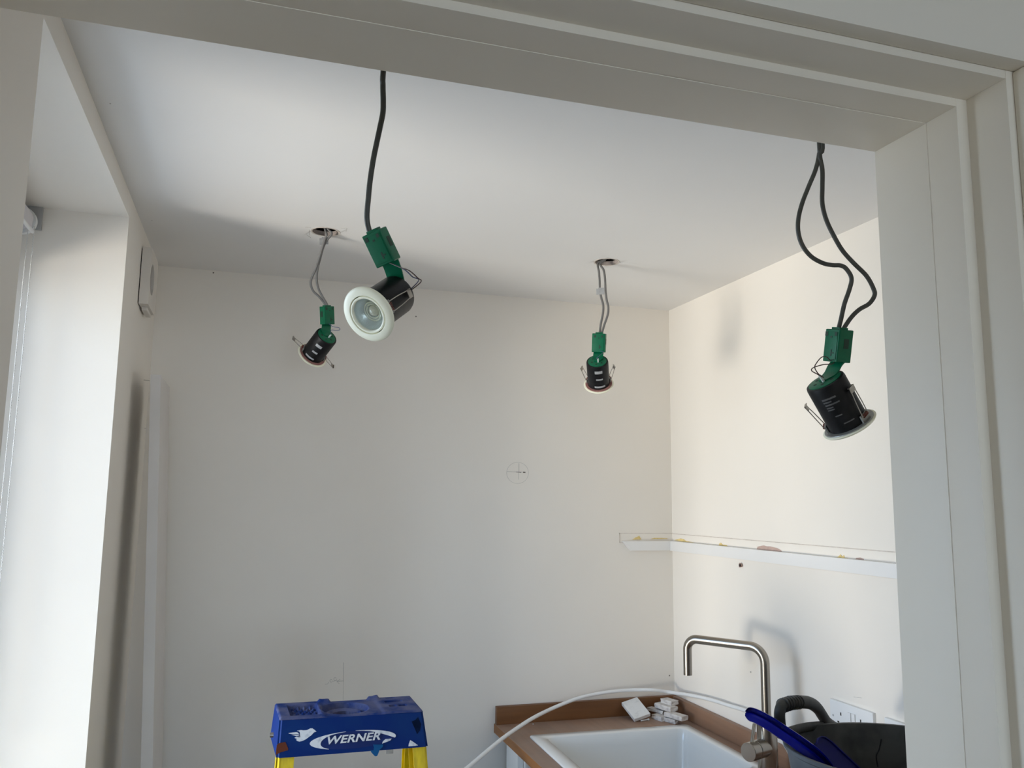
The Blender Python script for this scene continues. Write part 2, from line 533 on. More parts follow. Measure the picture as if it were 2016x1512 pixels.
def slab_with_holes(bm, x0, x1, y0, y1, z0, z1, hs, r, half=0.06, n=32):
    xs = sorted({x0, x1} | {h[0] - half for h in hs} | {h[0] + half for h in hs})
    ys = sorted({y0, y1} | {h[1] - half for h in hs} | {h[1] + half for h in hs})
    cache = {}

    def vv(x, y, z):
        k = (round(x, 5), round(y, 5), z)
        if k not in cache: cache[k] = bm.verts.new((x, y, z))
        return cache[k]
    for i in range(len(xs) - 1):
        for j in range(len(ys) - 1):
            cxm, cym = (xs[i] + xs[i + 1]) / 2, (ys[j] + ys[j + 1]) / 2
            hit = [h for h in hs if abs(h[0] - cxm) < half and abs(h[1] - cym) < half]
            if not hit:
                for z in (z0, z1):
                    bm.faces.new([vv(xs[i], ys[j], z), vv(xs[i + 1], ys[j], z), vv(xs[i + 1], ys[j + 1], z), vv(xs[i], ys[j + 1], z)])
    for h in hs:
        xa = [x for x in xs if h[0] - half - 1e-6 <= x <= h[0] + half + 1e-6]
        ya = [y for y in ys if h[1] - half - 1e-6 <= y <= h[1] + half + 1e-6]
        rim = [(x, ya[0]) for x in xa] + [(xa[-1], y) for y in ya[1:]] + [(x, ya[-1]) for x in xa[::-1][1:]] + [(xa[0], y) for y in ya[::-1][1:-1]]
        circ = {}
        for z in (z0, z1):
            circ[z] = [bm.verts.new((h[0] + r * math.cos(2 * math.pi * k / n), h[1] + r * math.sin(2 * math.pi * k / n), z)) for k in range(n)]
        m_ = len(rim)
        ang = lambda p: math.atan2(p[1] - h[1], p[0] - h[0]) % (2 * math.pi)
        for z in (z0, z1):
            rv = [vv(x, y, z) for x, y in rim]
            # nearest circle index for each rim point, then fans
            idx = [round(ang(p) / (2 * math.pi) * n) % n for p in rim]
            for a in range(m_):
                b = (a + 1) % m_
                ia, ib = idx[a], idx[b]
                steps = (ib - ia) % n
                for s in range(steps):
                    bm.faces.new((rv[a], circ[z][(ia + s) % n], circ[z][(ia + s + 1) % n]))
                bm.faces.new((rv[a], circ[z][ib], rv[b]))
        for k in range(n):
            k2 = (k + 1) % n
            bm.faces.new((circ[z0][k], circ[z0][k2], circ[z1][k2], circ[z1][k])).material_index = 1


bm = NB()
slab_with_holes(bm, XO + .02, R + .13, DY1 - .03, B + .1, H, H + .0125, holes, HOLE_R)
ceiling = struct('ceiling', bm, [M['ceil'], M['holeedge']])
for hx, hy in holes:
    bm = NB()
    lathe(bm, [(HOLE_R + .0003, -.0008), (HOLE_R + .005, -.0008), (HOLE_R + .0052, .0004), (HOLE_R + .0003, .0004)], V((hx, hy, H)), n=40, closed=True)
    for v in bm.verts:
        k = random.uniform(-.0012, .0012)
        v.co.x += k; v.co.y += random.uniform(-.0012, .0012)
    finish(bm, 'torn_rim', M['ridge'], ceiling, smooth=0)
bm = NB(); bx(bm, (X0H - .12, Y0H - .12, ZU), (X1H + .12, B + .12, ZU + .05)); finish(bm, 'added_void_lid', M['dark'], ceiling, smooth=0)  # unseen lid added to keep light out of the ceiling void
bm = NB()
for k in range(5):
    yy = 1.0 + k * .42
    bx(bm, (L - .3, yy, H + .06), (R + .1, yy + .045, H + .24))
finish(bm, 'joist', M['holeedge'], ceiling, smooth=0)
bm = NB(); bx(bm, (X0H - .1, Y0H - .1, H), (X1H + .1, DY1 - .05, H + .0125)); struct('ceiling_hall', bm, M['ceil'])

# ------------------------------------------------------------------ door lining, stop and architrave
def trimpiece(name, boxes, bevel, label=None, m='gloss', parent=None):
    bm = NB()
    for a, b in boxes: bx(bm, a, b)
    return struct(name, bm, M[m], parent, bevel=bevel, smooth=30)


lin = trimpiece('trim_1', [((JL - .014, DY0, 2.078), (JR + .014, DY1, 2.115))], .0012)      # head of the lining
trimpiece('lining_jamb', [((JR + .014, DY0, 0), (JR + .045, DY1, 2.115))], .0012, parent=lin)
trimpiece('lining_jamb', [((JL - .045, DY0, 0), (JL - .014, DY1, 2.115))], .0012, parent=lin)
st = trimpiece('trim_2', [((JL, .6455, 2.0690), (JR, .6865, 2.078))], .0005)                # stop on the head
trimpiece('head_stop', [((JL, .6865, 2.0683), (JR, DY1 + .003, 2.078))], .0005, parent=st)
trimpiece('jamb_stop', [((JR, .6455, 0), (JR + .014, .6865, 2.078))], .0005, parent=st)
trimpiece('jamb_stop', [((JR - .0008, .6865, 0), (JR + .014, DY1 + .003, 2.0683))], .0006, parent=st)
trimpiece('jamb_stop', [((JL - .014, .6455, 0), (JL, DY1, 2.078))], .0015, parent=st)


def architrave(name, y_wall, sgn, xr, xl, zt, wdt=.07, th=.020):
    y0, y1 = sorted((y_wall, y_wall + sgn * th))
    o = trimpiece(name, [((xl - wdt, y0, zt), (xr + wdt, y1, zt + wdt))], .004)
    trimpiece('architrave_leg', [((xr, y0, 0), (xr + wdt, y1, zt))], .004, parent=o)
    trimpiece('architrave_leg', [((xl - wdt, y0, 0), (xl, y1, zt))], .004, parent=o)
    return o


architrave('trim_3', DY0, -1, JR + .022, JL - .022, 2.086)

# ------------------------------------------------------------------ marks on the walls
def stroke(bm, pts, w, fn, nrm):
    P = [fn(*p) + nrm * .0004 for p in pts]
    for a, b in zip(P[:-1], P[1:]):
        t = (b - a).normalized(); s = nrm.cross(t) * (w / 2)
        a2 = a - t * w * .2; b2 = b + t * w * .2
        q = [a2 - s, b2 - s, b2 + s, a2 + s]
        vs = [bm.verts.new(p) for p in q] + [bm.verts.new(p - nrm * .0008) for p in q]
        for f in ((0, 1, 2, 3), (7, 6, 5, 4), (0, 4, 5, 1), (1, 5, 6, 2), (2, 6, 7, 3), (3, 7, 4, 0)):
            bm.faces.new([vs[i] for i in f])


backp = lambda u, v: on(u, v, 1, B)
rightp = lambda u, v: on(u, v, 0, R)
leftp = lambda u, v: on(u, v, 0, L)
ceilp = lambda u, v: on(u, v, 2, H)
NBK, NRT, NLF, NCL = V((0, -1, 0)), V((-1, 0, 0)), V((1, 0, 0)), V((0, 0, -1))
bm = NB()
stroke(bm, [(1019 + 21.5 * math.cos(a * math.pi / 12), 931 + 21 * math.sin(a * math.pi / 12)) for a in range(25)], .0012, backp, NBK)
tag(finish(bm, 'pencil_circle', M['pencil_lt'], wall_back, smooth=0), 'faint pencilled circle')
bm = NB()
stroke(bm, [(998, 928.5), (1028, 929.5)], .0013, backp, NBK); stroke(bm, [(1021.7, 912), (1021.7, 930)], .0016, backp, NBK)
stroke(bm, [(1021.5, 930), (1021.2, 944)], .0010, backp, NBK)
finish(bm, 'pencil_cross', M['pencil'], wall_back, smooth=0)
bm = NB(); stroke(bm, [(1030, 929.8), (1034, 930)], .004, backp, NBK); stroke(bm, [(1016, 929.2), (1026, 930.2)], .0018, backp, NBK)
finish(bm, 'pencil_dot', M['pencil_dk'], wall_back, smooth=0)
bm = NB()
z5 = lambda x, y: (500 + x / 5.305, 1280 + y / 5.305)
stroke(bm, [z5(935, 130), z5(934, 330)], .0013, backp, NBK)
stroke(bm, [z5(934, 330), z5(930, 520)], .0007, backp, NBK)
stroke(bm, [z5(932, 322), z5(868, 325)], .0012, backp, NBK)
stroke(bm, [z5(900, 305), z5(866, 326), z5(890, 350)], .0010, backp, NBK)
for cx_, cy_, rr in ((848, 302, 16), (806, 320, 14)):
    stroke(bm, [z5(cx_ + rr * math.cos(a * .7), cy_ + rr * math.sin(a * .7)) for a in range(9)], .0009, backp, NBK)
stroke(bm, [z5(826, 325), z5(868, 318)], .0008, backp, NBK)
stroke(bm, [z5(780, 330), z5(772, 352), z5(742, 356)], .0009, backp, NBK)
tag(finish(bm, 'pencil_note', M['pencil'], wall_back, smooth=0), 'faint pencil scribble with an arrow to a plumb line')
bm = NB()
for q in ((420, 537), (819, 623), (1318, 1330)):
    c = backp(*q); lathe(bm, [(0, -.0012), (.0022, -.001), (.0026, .0005), (0, .0006)], c, NBK * -1, n=8)
finish(bm, 'nail_hole', M['pencil_dk'], wall_back, smooth=0)
bm = NB()
for q in ((217, 204), (299, 434), (421, 538)):
    lathe(bm, [(0, -.0006), (.0014, -.0005), (.0016, .0003), (0, .0005)], ceilp(*q), V((0, 0, 1)), n=8)
finish(bm, 'nail_hole', M['pencil'], ceiling, smooth=0)
# pencil score marks around the nearer-left hole
bm = NB()
for a, b in (((601, 447), (612, 448)), ((672, 450), (683, 449)), ((683, 449), (681, 456)), ((609, 452), (609, 463)), ((603, 462), (612, 468))):
    stroke(bm, [a, b], .0011, ceilp, NCL)
finish(bm, 'pencil_tick', M['pencil_lt'], ceiling, smooth=0)
bm = NB(); bx(bm, (R - .0012, on(1478, 1323, 0, R).y - .003, on(1478, 1323, 0, R).z - .002), (R + .001, on(1478, 1323, 0, R).y + .002, on(1478, 1323, 0, R).z + .002))
finish(bm, 'nail_hole', M['pencil'], wall_right, smooth=0)
bm = NB()
stroke(bm, [(283, 748), (299, 750)], .0012, leftp, NLF); stroke(bm, [(280, 1168), (292, 1169)], .0012, leftp, NLF)
stroke(bm, [(284, 843), (292, 843)], .0008, leftp, NLF)
finish(bm, 'pencil_mark', M['pencil_dk'], wall_left, smooth=0)
bm = NB(); stroke(bm, [(1681, 1372), (1696, 1374)], .0014, rightp, NRT); finish(bm, 'pencil_mark', M['pencil_lt'], wall_right, smooth=0)

# screw hole with raw plaster in the right-hand wall
bm = NB(); c = rightp(1461, 1113)
lathe(bm, [(.0075, -.0006), (.0068, .001), (.004, .006), (0, .007)], c, V((1, 0, 0)), n=14)
for v in bm.verts:
    v.co.y += random.uniform(-.001, .001); v.co.z += random.uniform(-.0015, .0015); v.co.x = max(-9, v.co.x - .0075)
finish(bm, 'plug_hole', M['plaster'], wall_right, smooth=0)
bm = NB(); lathe(bm, [(0, -.0088), (.004, -.0086), (.0042, -.0075)], c, V((1, 0, 0)), n=12); finish(bm, 'plug_hole', M['dark'], wall_right, smooth=0)

# ------------------------------------------------------------------ shelf battens left on the walls
BT0, BT1 = 1.4775, 1.513
bm = NB(); bx(bm, (R - .020, DY1 + .01, BT0), (R, B, BT1))
b1 = tag(rebase(finish(bm, 'shelf_batten', M['batten'], bevel=.001), (R - .01, 1.8, BT0)), 'long white painted shelf batten screwed along the right-hand wall', 'batten', 'painted shelf battens')
bm = NB()
xl, xr = on(1228, 1064, 1, B - .02).x, R - .0205
prism(bm, [(xl, BT1), (xl + .030, BT0 + .001), (xr, BT0 + .001), (xr, BT1)], (0, B, 0), V((1, 0, 0)), V((0, 0, 1)), V((0, -1, 0)), .020)
b2 = tag(rebase(finish(bm, 'shelf_batten', M['batten'], bevel=.001), (1.42, B - .01, BT0)), 'short white shelf batten with a mitred left end on the back wall', 'batten', 'painted shelf battens')
# old paint ridges where the shelf used to be
bm = NB()
zr = 1.5395
bx(bm, (R - .002, DY1 + .02, zr - .0012), (R, B, zr + .0012))
finish(bm, 'paint_ridge', M['ridge'], wall_right, smooth=0)
bm = NB()
xl2 = backp(1219, 1048).x
bx(bm, (xl2, B - .0012, zr + .0005), (R, B, zr + .0025)); bx(bm, (xl2, B - .0012, BT1 - .006), (xl2 + .002, B, zr + .0025))
bx(bm, (xl2, B - .0012, BT1 - .007), (xl2 + .022, B, BT1 - .005))
finish(bm, 'paint_ridge', M['ridge'], wall_back, smooth=0)


def blob(name, pts, fn, nrm, m, parent, d=.0016):
    bm = NB()
    P = [fn(*p) for p in pts]
    a = [bm.verts.new(p + nrm * d) for p in P]; b = [bm.verts.new(p - nrm * .0005) for p in P]
    c = sum(P, V((0, 0, 0))) / len(P)
    ce = bm.verts.new(c + nrm * d * 1.3)
    k = len(P)
    for i in range(k):
        j = (i + 1) % k
        bm.faces.new((a[i], a[j], ce)); bm.faces.new((a[i], b[i], b[j], a[j]))
    return finish(bm, name, m, parent, smooth=0)


z8 = lambda x, y: (1200 + x / 3.36, 1000 + y / 3.36)
def zs(l): return [z8(*p) for p in l]
blob('plaster_patch', zs([(975, 275), (982, 256), (1020, 248), (1040, 254), (1065, 255), (1110, 266), (1135, 280), (1143, 297), (1050, 290), (975, 278)]), rightp, NRT, M['plaster'], wall_right)
blob('plaster_patch', zs([(1628, 345), (1635, 330), (1660, 328), (1682, 338), (1687, 353), (1655, 352)]), rightp, NRT, M['plaster'], wall_right)
blob('torn_paper', zs([(1500, 332), (1520, 318), (1530, 308), (1540, 325), (1552, 312), (1556, 330), (1575, 330), (1600, 346), (1560, 343)]), rightp, NRT, M['torn'], wall_right)
blob('torn_paper', zs([(726, 248), (728, 236), (738, 230), (750, 243), (775, 246), (784, 255)]), rightp, NRT, M['torn'], wall_right)
blob('torn_paper', zs([(430, 212), (455, 206), (470, 202), (490, 206), (505, 218), (560, 229), (480, 222)]), rightp, NRT, M['torn'], wall_right)
blob('torn_paper', zs([(150, 210), (170, 196), (185, 190), (195, 184), (203, 198), (212, 208)]), backp, NBK, M['torn'], wall_back)
blob('torn_paper', zs([(270, 206), (295, 198), (340, 199), (380, 201), (385, 205)]), backp, NBK, M['torn'], wall_back)

# ------------------------------------------------------------------ window blind
bl = thing('roller_blind', 'white roller blind rolled up at the top of the window recess', 'blind', (-.55, WY1, 2.30))
bm = NB()
rc = V((-.553, 1.30, 2.303))
lathe(bm, [(0, 0), (.024, 0), (.0275, .001), (.0275, .850), (.024, .851), (0, .851)], rc, V((0, 1, 0)), n=40)
bx(bm, (-.5262, 1.31, 2.268), (-.5248, 2.14, 2.303))
finish(bm, 'rolled_cloth', M['blind'], bl)
bm = NB(); tube(bm, [(-.5255, 1.31, 2.272), (-.5255, 2.15, 2.272)], .0045, n=12, smooth=False); finish(bm, 'bottom_bar', M['plastic'], bl)
for y in (1.2805, 2.155):
    bm = NB()
    lathe(bm, [(0, 0), (.032, 0), (.033, .002), (.033, .012), (.031, .014), (0, .014)], V((-.553, y, 2.300)), V((0, 1, 0)), n=36)
    finish(bm, 'end_cap', M['plastic'], bl)
    bm = NB(); yy = y + (.02 if y > 2 else -.0)
    bx(bm, (-.59, yy - .004 + (.010 if y > 2 else 0), 2.288), (-.515, yy + .0145 if y > 2 else yy + .004, 2.345)); br_ = finish(bm, 'bracket', M['bracket'], bl, bevel=.002)
    bm = NB(); lathe(bm, [(0, -.001), (.004, -.001), (.004, .001), (0, .001)], V((-.535, y + (.004 if y > 2 else .02), 2.3445)), V((0, 0, 1)), n=12)
bm = NB()
beads = []
for s, x in ((0, -.535), (1, -.522)):
    for k in range(190):
        z = 2.285 - k * .0062
        beads.append(V((x + (.0 if s == 0 else .0), 2.150 + .002 * math.sin(k * .03), z)))
tmp = bmesh.new(); bmesh.ops.create_icosphere(tmp, subdivisions=1, radius=.0016)
tv = [v.co.copy() for v in tmp.verts]; tf = [[v.index for v in f.verts] for f in tmp.faces]; tmp.free()
for p in beads:
    vs = [bm.verts.new(p + c) for c in tv]
    for f in tf: bm.faces.new([vs[i] for i in f])
for x in (-.535, -.522):
    tube(bm, [(x, 2.150, 2.285), (x, 2.150, 1.11)], .0006, n=5, smooth=False)
ch = finish(bm, 'bead_chain', M['chain'], bl, smooth=60); ch['kind'] = 'stuff'

# ------------------------------------------------------------------ wall vent in the far left corner
vt = thing('wall_vent', 'square white ventilation cover with a round opening high on the left wall', 'vent', (L, 2.53, 2.185))
VY0, VY1, VZ0, VZ1 = 2.447, 2.600, 2.183, 2.345
bm = NB(); bx(bm, (L, VY0 + .004, VZ0 + .004), (L + .0025, VY1 - .004, VZ1 - .004)); finish(bm, 'back_plate', M['dark'], vt, smooth=0)
bm = NB()
n = 40; cy, cz, rr = VY0 + .050, (VZ0 + VZ1) / 2, .044
def ringpt(k, r, x): return V((x, cy + r * math.cos(2 * math.pi * k / n), cz + r * math.sin(2 * math.pi * k / n)))
def sqpt(k, x, cy=(VY0 + VY1) / 2):
    c, s = math.cos(2 * math.pi * k / n), math.sin(2 * math.pi * k / n); m_ = max(abs(c), abs(s))
    return V((x, cy + (VY1 - VY0) / 2 * c / m_, cz + (VZ1 - VZ0) / 2 * s / m_))
XF = L + .027
loops = [[bm.verts.new(sqpt(k, L + .0025)) for k in range(n)], [bm.verts.new(sqpt(k, XF)) for k in range(n)],
         [bm.verts.new(ringpt(k, rr, XF)) for k in range(n)], [bm.verts.new(ringpt(k, rr, XF - .012)) for k in range(n)]]
for A, B_ in zip(loops[:-1], loops[1:]):
    for k in range(n):
        bm.faces.new((A[k], A[(k + 1) % n], B_[(k + 1) % n], B_[k]))
finish(bm, 'cover', M['vent'], vt, smooth=30)
bm = NB(); lathe(bm, [(0, 0), (rr, 0), (rr, .003), (0, .003)], V((XF - .015, cy, cz)), V((1, 0, 0)), n=36); finish(bm, 'opening_shade', M['shadowgap'], vt)  # dark disc painted in for the shade inside the round opening
bm = NB(); bx(bm, (L + .006, VY0 + .04, VZ0 - .010), (L + .020, VY1 - .01, VZ0)); finish(bm, 'catch', M['vent'], vt, bevel=.002)

# ------------------------------------------------------------------ board leaning in the left corner
bm = NB()
tA = on(296.5, 737, 1, 2.45); bA = on(276.6, 1512, 1, 2.45)
d = (bA - tA) / (tA.z - bA.z)
floorA = tA + d * tA.z
TH, WD = .026, .27
ft = V((TH, 0, 0)); fw = V((0, WD, 0))
ft_b = V((TH + .006, 0, 0))
hexa(bm, [floorA, floorA + ft_b, floorA + ft_b + fw, floorA + fw, tA, tA + ft, tA + ft + fw, tA + fw])
o = finish(bm, 'leaning_shelf_board', M['board'], bevel=.0015)
tag(rebase(o, floorA + V((.015, .13, 0))), 'tall narrow white shelf board leaning upright against the left wall', 'board')

# ------------------------------------------------------------------ worktop, upstands, cabinet
WT, WX0, WYN = 0.90, 0.8375, DY1 + .02
XU, YU = R - .020, B - .022
SA = math.radians(1.2)
SCX, SCY, SHX, SHY = 1.180, 2.398, .2835, .258      # sink centre and half sizes


def sp(x, y, z):    # sink-local to world
    return V((SCX + x * math.cos(SA) + y * math.sin(SA) * -1 * -1, SCY - x * math.sin(SA) + y * math.cos(SA), z))


wt_ = thing('worktop', 'oiled brown timber worktop running along the right-hand wall', 'worktop', (WX0 + .3, 1.8, WT - .03))
# slab with a rectangular cut-out
bm = NB()
T0 = WT - .028
cut = [sp(-SHX + .02, -SHY + .02, 0), sp(SHX - .02, -SHY + .02, 0), sp(SHX - .02, SHY - .02, 0), sp(-SHX + .02, SHY - .02, 0)]
outer = [V((WX0, WYN, 0)), V((R - .001, WYN, 0)), V((R - .001, B - .001, 0)), V((WX0, B - .001, 0))]
rings = {}
for z in (T0, WT):
    rings[z] = ([bm.verts.new((p.x, p.y, z)) for p in outer], [bm.verts.new((p.x, p.y, z)) for p in cut])
    for i in range(4):
        j = (i + 1) % 4
        bm.faces.new((rings[z][0][i], rings[z][0][j], rings[z][1][j], rings[z][1][i])).material_index = 0
for i in range(4):
    j = (i + 1) % 4
    bm.faces.new((rings[T0][0][i], rings[T0][0][j], rings[WT][0][j], rings[WT][0][i])).material_index = 1
    bm.faces.new((rings[T0][1][i], rings[T0][1][j], rings[WT][1][j], rings[WT][1][i])).material_index = 1
finish(bm, 'worktop_slab', [M['worktop'], M['woodedge']], wt_, smooth=0)
bm = NB(); bx(bm, (WX0 + .004, YU, WT), (R - .001, B - .001, WT + .058)); finish(bm, 'upstand', M['upst_x'], wt_, bevel=.001)
bm = NB(); bx(bm, (XU, WYN, WT), (R - .001, YU - .0005, WT + .058)); finish(bm, 'upstand', M['upst_y'], wt_, bevel=.001)

cb = thing('base_cabinet', 'white open base cabinet under the timber worktop', 'cabinet', (1.18, 2.2, 0))
bm = NB(); bx(bm, (.862, 2.655, .10), (.880, 2.775, T0 - .001)); tag(finish(bm, 'filler_panel', M['carcass'], cb, smooth=0))
bm = NB(); bx(bm, (.882, 2.64, .10), (1.50, 2.655, T0 - .001)); finish(bm, 'side_panel', M['carcass'], cb, smooth=0)
bm = NB(); bx(bm, (.882, 1.80, .10), (1.50, 1.818, T0 - .001)); finish(bm, 'side_panel', M['carcass'], cb, smooth=0)
bm = NB(); bx(bm, (.882, 1.818, .10), (1.48, 2.64, .118)); finish(bm, 'bottom_panel', M['carcass'], cb, smooth=0)
bm = NB(); bx(bm, (1.482, 1.818, .10), (1.50, 2.64, .60)); finish(bm, 'back_panel', M['carcass'], cb, smooth=0)
bm = NB(); bx(bm, (.95, 1.82, 0), (.968, 2.77, .099)); finish(bm, 'plinth', M['carcass'], cb, smooth=0)
bm = NB(); bx(bm, (.885, 2.625, .74), (.925, 2.6395, .83)); hp = finish(bm, 'hinge_plate', M['bracket'], cb, bevel=.002)
cb2 = thing('base_cabinet', 'white closed base cabinet at the near end of the timber worktop', 'cabinet', (1.18, 1.3, 0))
bm = NB(); bx(bm, (.882, .80, .10), (1.50, 1.797, T0 - .001)); finish(bm, 'carcass', M['carcass'], cb2, smooth=0)
for a, b in ((.803, 1.297), (1.301, 1.795)):
    bm = NB(); bx(bm, (.862, a, .10), (.880, b, T0 - .006)); dd = finish(bm, 'door', M['carcass'], cb2, bevel=.0015)
    bm = NB(); yy = b - .05 if a < 1 else a + .05
    tube(bm, [(.862, yy, .72), (.84, yy, .72), (.84, yy, .60), (.862, yy, .60)], .005, n=8, smooth=False); finish(bm, 'handle', M['alu'], dd)

# ------------------------------------------------------------------ sink
def rrect(hx, hy, r, z, n=7):
    out = []
    for (sx, sy, a0) in ((1, -1, -90), (1, 1, 0), (-1, 1, 90), (-1, -1, 180)):
        for k in range(n):
            a = math.radians(a0 + 90 * k / (n - 1))
            out.append(sp(sx * (hx - r) + r * math.cos(a), sy * (hy - r) + r * math.sin(a), z))
    return out


def rrect_o(hx, hy, r, z, ox, oy):
    P = rrect(hx, hy, r, z)
    off = sp(ox, oy, 0) - sp(0, 0, 0)
    return [p + off for p in P]


sk = thing('kitchen_sink', 'white ceramic inset sink let into the timber worktop', 'sink', (SCX, SCY, WT))
bm = NB()
ZR = WT + .006
ox, oy, ihx, ihy = .006, .004, .2835 - .036, .258 - .040
lp = [rrect(SHX, SHY, .012, WT + .0003), rrect(SHX, SHY, .012, ZR - .002), rrect(SHX - .002, SHY - .002, .012, ZR),
      rrect_o(ihx, ihy, .028, ZR, ox, oy), rrect_o(ihx - .003, ihy - .003, .026, ZR - .003, ox, oy),
      rrect_o(ihx - .007, ihy - .007, .03, ZR - .04, ox, oy), rrect_o(ihx - .014, ihy - .014, .035, WT - .17, ox, oy),
      rrect_o(ihx - .03, ihy - .03, .03, WT - .195, ox, oy), rrect_o(.03, .03, .0299, WT - .20, ox, oy)]
rows = [[bm.verts.new(p) for p in l] for l in lp]
for A, B_ in zip(rows[:-1], rows[1:]):
    k = len(A)
    for i in range(k):
        bm.faces.new((A[i], A[(i + 1) % k], B_[(i + 1) % k], B_[i]))
bm.faces.new(rows[-1])
finish(bm, 'basin', M['ceramic'], sk, smooth=50)
bm = NB()
lathe(bm, [(0, .0005), (.02, .0005), (.024, .003), (.034, .003), (.036, 0.0)], sp(ox, oy, WT - .2), V((0, 0, 1)), n=32)
finish(bm, 'waste', M['alu'], sk)

# ------------------------------------------------------------------ tap
TX, TY = 1.408, 2.093
tp = thing('kitchen_tap', 'brushed steel mixer tap with square swan spout beside the sink', 'tap', (TX, TY, WT))
bm = NB()
lathe(bm, [(0, .0008), (.027, .0008), (.0275, .002), (.0275, .155), (.0265, .158), (.0145, .1585), (0, .1585)], V((TX, TY, WT)), n=48)
finish(bm, 'tap_body', M['tap'], tp)
zt = 1.252; rt = .0128
a = V((TX, TY, zt)); e = on(1353, 1255, 2, zt + .002)
dirn = (e - a); dirn.z = 0; ln = dirn.length; dirn.normalize()
path = [V((TX, TY, WT + .12)), V((TX, TY, 1.05)), V((TX, TY, 1.13))]
rb = .042
path = [V((TX, TY, WT + .14))]
for k in range(11):
    t = math.pi / 2 * k / 10
    path.append(V((TX, TY, zt - rb)) + dirn * (rb - rb * math.cos(t)) + V((0, 0, rb * math.sin(t))))
rb2 = .032
c2 = a + dirn * (ln - rb2)
for k in range(11):
    t = math.pi / 2 * k / 10
    path.append(c2 + dirn * (rb2 * math.sin(t)) + V((0, 0, -rb2 + rb2 * math.cos(t))))
endz = on(1351, 1329, 1, (a + dirn * ln).y).z
path.append(V(((a + dirn * ln).x, (a + dirn * ln).y, endz)))
bm = NB(); tube(bm, path, rt, n=28, smooth=False, side=dirn.cross(V((0, 0, 1))).normalized())
finish(bm, 'spout', M['tap'], tp, smooth=40)
# side valve and lever
vz = WT + .087
vend = dep(1462, 1487, (V((TX, TY, vz)) - EYE).dot(CF) - .0)
vd = V((vend.x - TX, vend.y - TY, 0)); vd = V((-.93, -.37, 0)).normalized()
bm = NB(); lathe(bm, [(.0, .0), (.0245, .005), (.0245, .055), (.0235, .056), (0, .056)], V((TX, TY, vz)), vd, n=40)
bm2 = bm; finish(bm2, 'valve_housing', M['tap'], tp)
bm = NB(); lathe(bm, [(0, .0575), (.0235, .0575), (.0245, .0585), (.0245, .088), (.0235, .089), (0, .089)], V((TX, TY, vz)), vd, n=40)
vk = finish(bm, 'valve_knob', M['tap'], tp)
bm = NB(); s0 = V((TX, TY, vz)) + vd * .074 + V((0, 0, .020))
tube(bm, [s0 - V((0, 0, .004)), s0 + V((.022, .016, .046))], .0050, n=14, smooth=False); finish(bm, 'lever', M['tap'], vk)

# ------------------------------------------------------------------ white offcuts in the corner
OFF = 'white tile offcuts in the corner of the worktop'
bm = NB()
yB, = (2.822,)
p0 = on(1249, 1421, 2, WT + .0005); p1 = p0 + V((.061, 0, .0155))
q0 = on(1223.5, 1388, 1, YU - .001); q1 = q0 + (p1 - p0)
nn = (p1 - p0).cross(q0 - p0).normalized()
if nn.z < 0: nn = -nn
th = .0125
P = [p0, p1, q1, q0]
vs = hexa(bm, [p + nn * 0 for p in P] + [p + nn * th for p in P])
o = finish(bm, 'tile_offcut', M['tiletop'], bevel=.0012, smooth=0)
o.data.transform(Matrix.Identity(4))
lowz = min(v.co.z for v in o.data.vertices)
o.data.transform(Matrix.Translation((0, -.001, WT + .0004 - lowz)))
tag(rebase(o, (p0 + p1) / 2), 'broad white square offcut tilted back on the rear timber upstand', 'offcut', OFF)


def offcut(cx_, cy_, z0, lx, ly, lz, rot, label, m='tile', tilt=0.0, seed=0):
    rnd = random.Random(seed)
    bm = NB()
    c, s = math.cos(rot), math.sin(rot)
    X, Y, Z = V((c, s, 0)), V((-s, c, 0)), V((0, 0, 1))
    if tilt:
        X = (X * math.cos(tilt) + Z * math.sin(tilt)); Zt = X.cross(Y); Z = Zt
    obox(bm, V((0, 0, 0)), X, Y, Z, lx, ly, lz)
    bmesh.ops.subdivide_edges(bm, edges=list(bm.edges), cuts=2, use_grid_fill=True)
    for v in bm.verts:
        v.co += V((rnd.uniform(-1, 1), rnd.uniform(-1, 1), 0)) * .0014
    o = finish(bm, 'tile_offcut', M[m], smooth=0)
    lo = min(v.co.z for v in o.data.vertices)
    o.data.transform(Matrix.Translation((0, 0, -lo)))
    o.location = (cx_, cy_, z0)
    tag(o, label, 'offcut', OFF)
    return o


Z0 = WT + .0005
def pile(u, v, z0, lx, ly, lz, rot, label, seed):
    c = on(u, v, 2, z0 + lz)
    return offcut(min(c.x, XU - .022), min(c.y, YU - .001 - lx * .5), z0, lx, ly, lz, rot, label, seed=seed)


pile(1299, 1408, Z0, .052, .030, .0145, -1.35, 'lowest rear white strip under the offcut pile', 1)
pile(1322, 1414, Z0, .050, .022, .0135, -1.2, 'lowest short white strip at the front of the offcut pile', 2)
pile(1293, 1395, Z0 + .016, .070, .026, .0105, -1.15, 'thin white strip poking out to the left of the offcut pile', 3)
pile(1331, 1405, Z0 + .016, .080, .034, .0145, -1.25, 'flat white piece at the front of the offcut pile nearest the right-hand wall', 4)
pile(1311, 1387, Z0 + .031, .080, .034, .0155, -1.3, 'white offcut second from the top of the pile', 5)
pile(1318, 1377, Z0 + .047, .055, .034, .0145, -1.28, 'topmost white offcut of the pile in the worktop corner', 6)
bm = NB(); p = on(1262, 1419, 2, WT + .003); q = on(1276, 1416.5, 2, WT + .003)
tube(bm, [p, q], .0022, n=10, smooth=False); tube(bm, [q, q + (q - p).normalized() * .003], .0040, n=10, smooth=False)
tag(rebase(finish(bm, 'wall_plug', M['plastic']), (p + q) / 2 - V((0, 0, .003))), 'small white plastic nail plug lying before the tilted white offcut', 'plug')
bm = NB(); p = on(1049.6, 1425.5, 2, WT + .002)
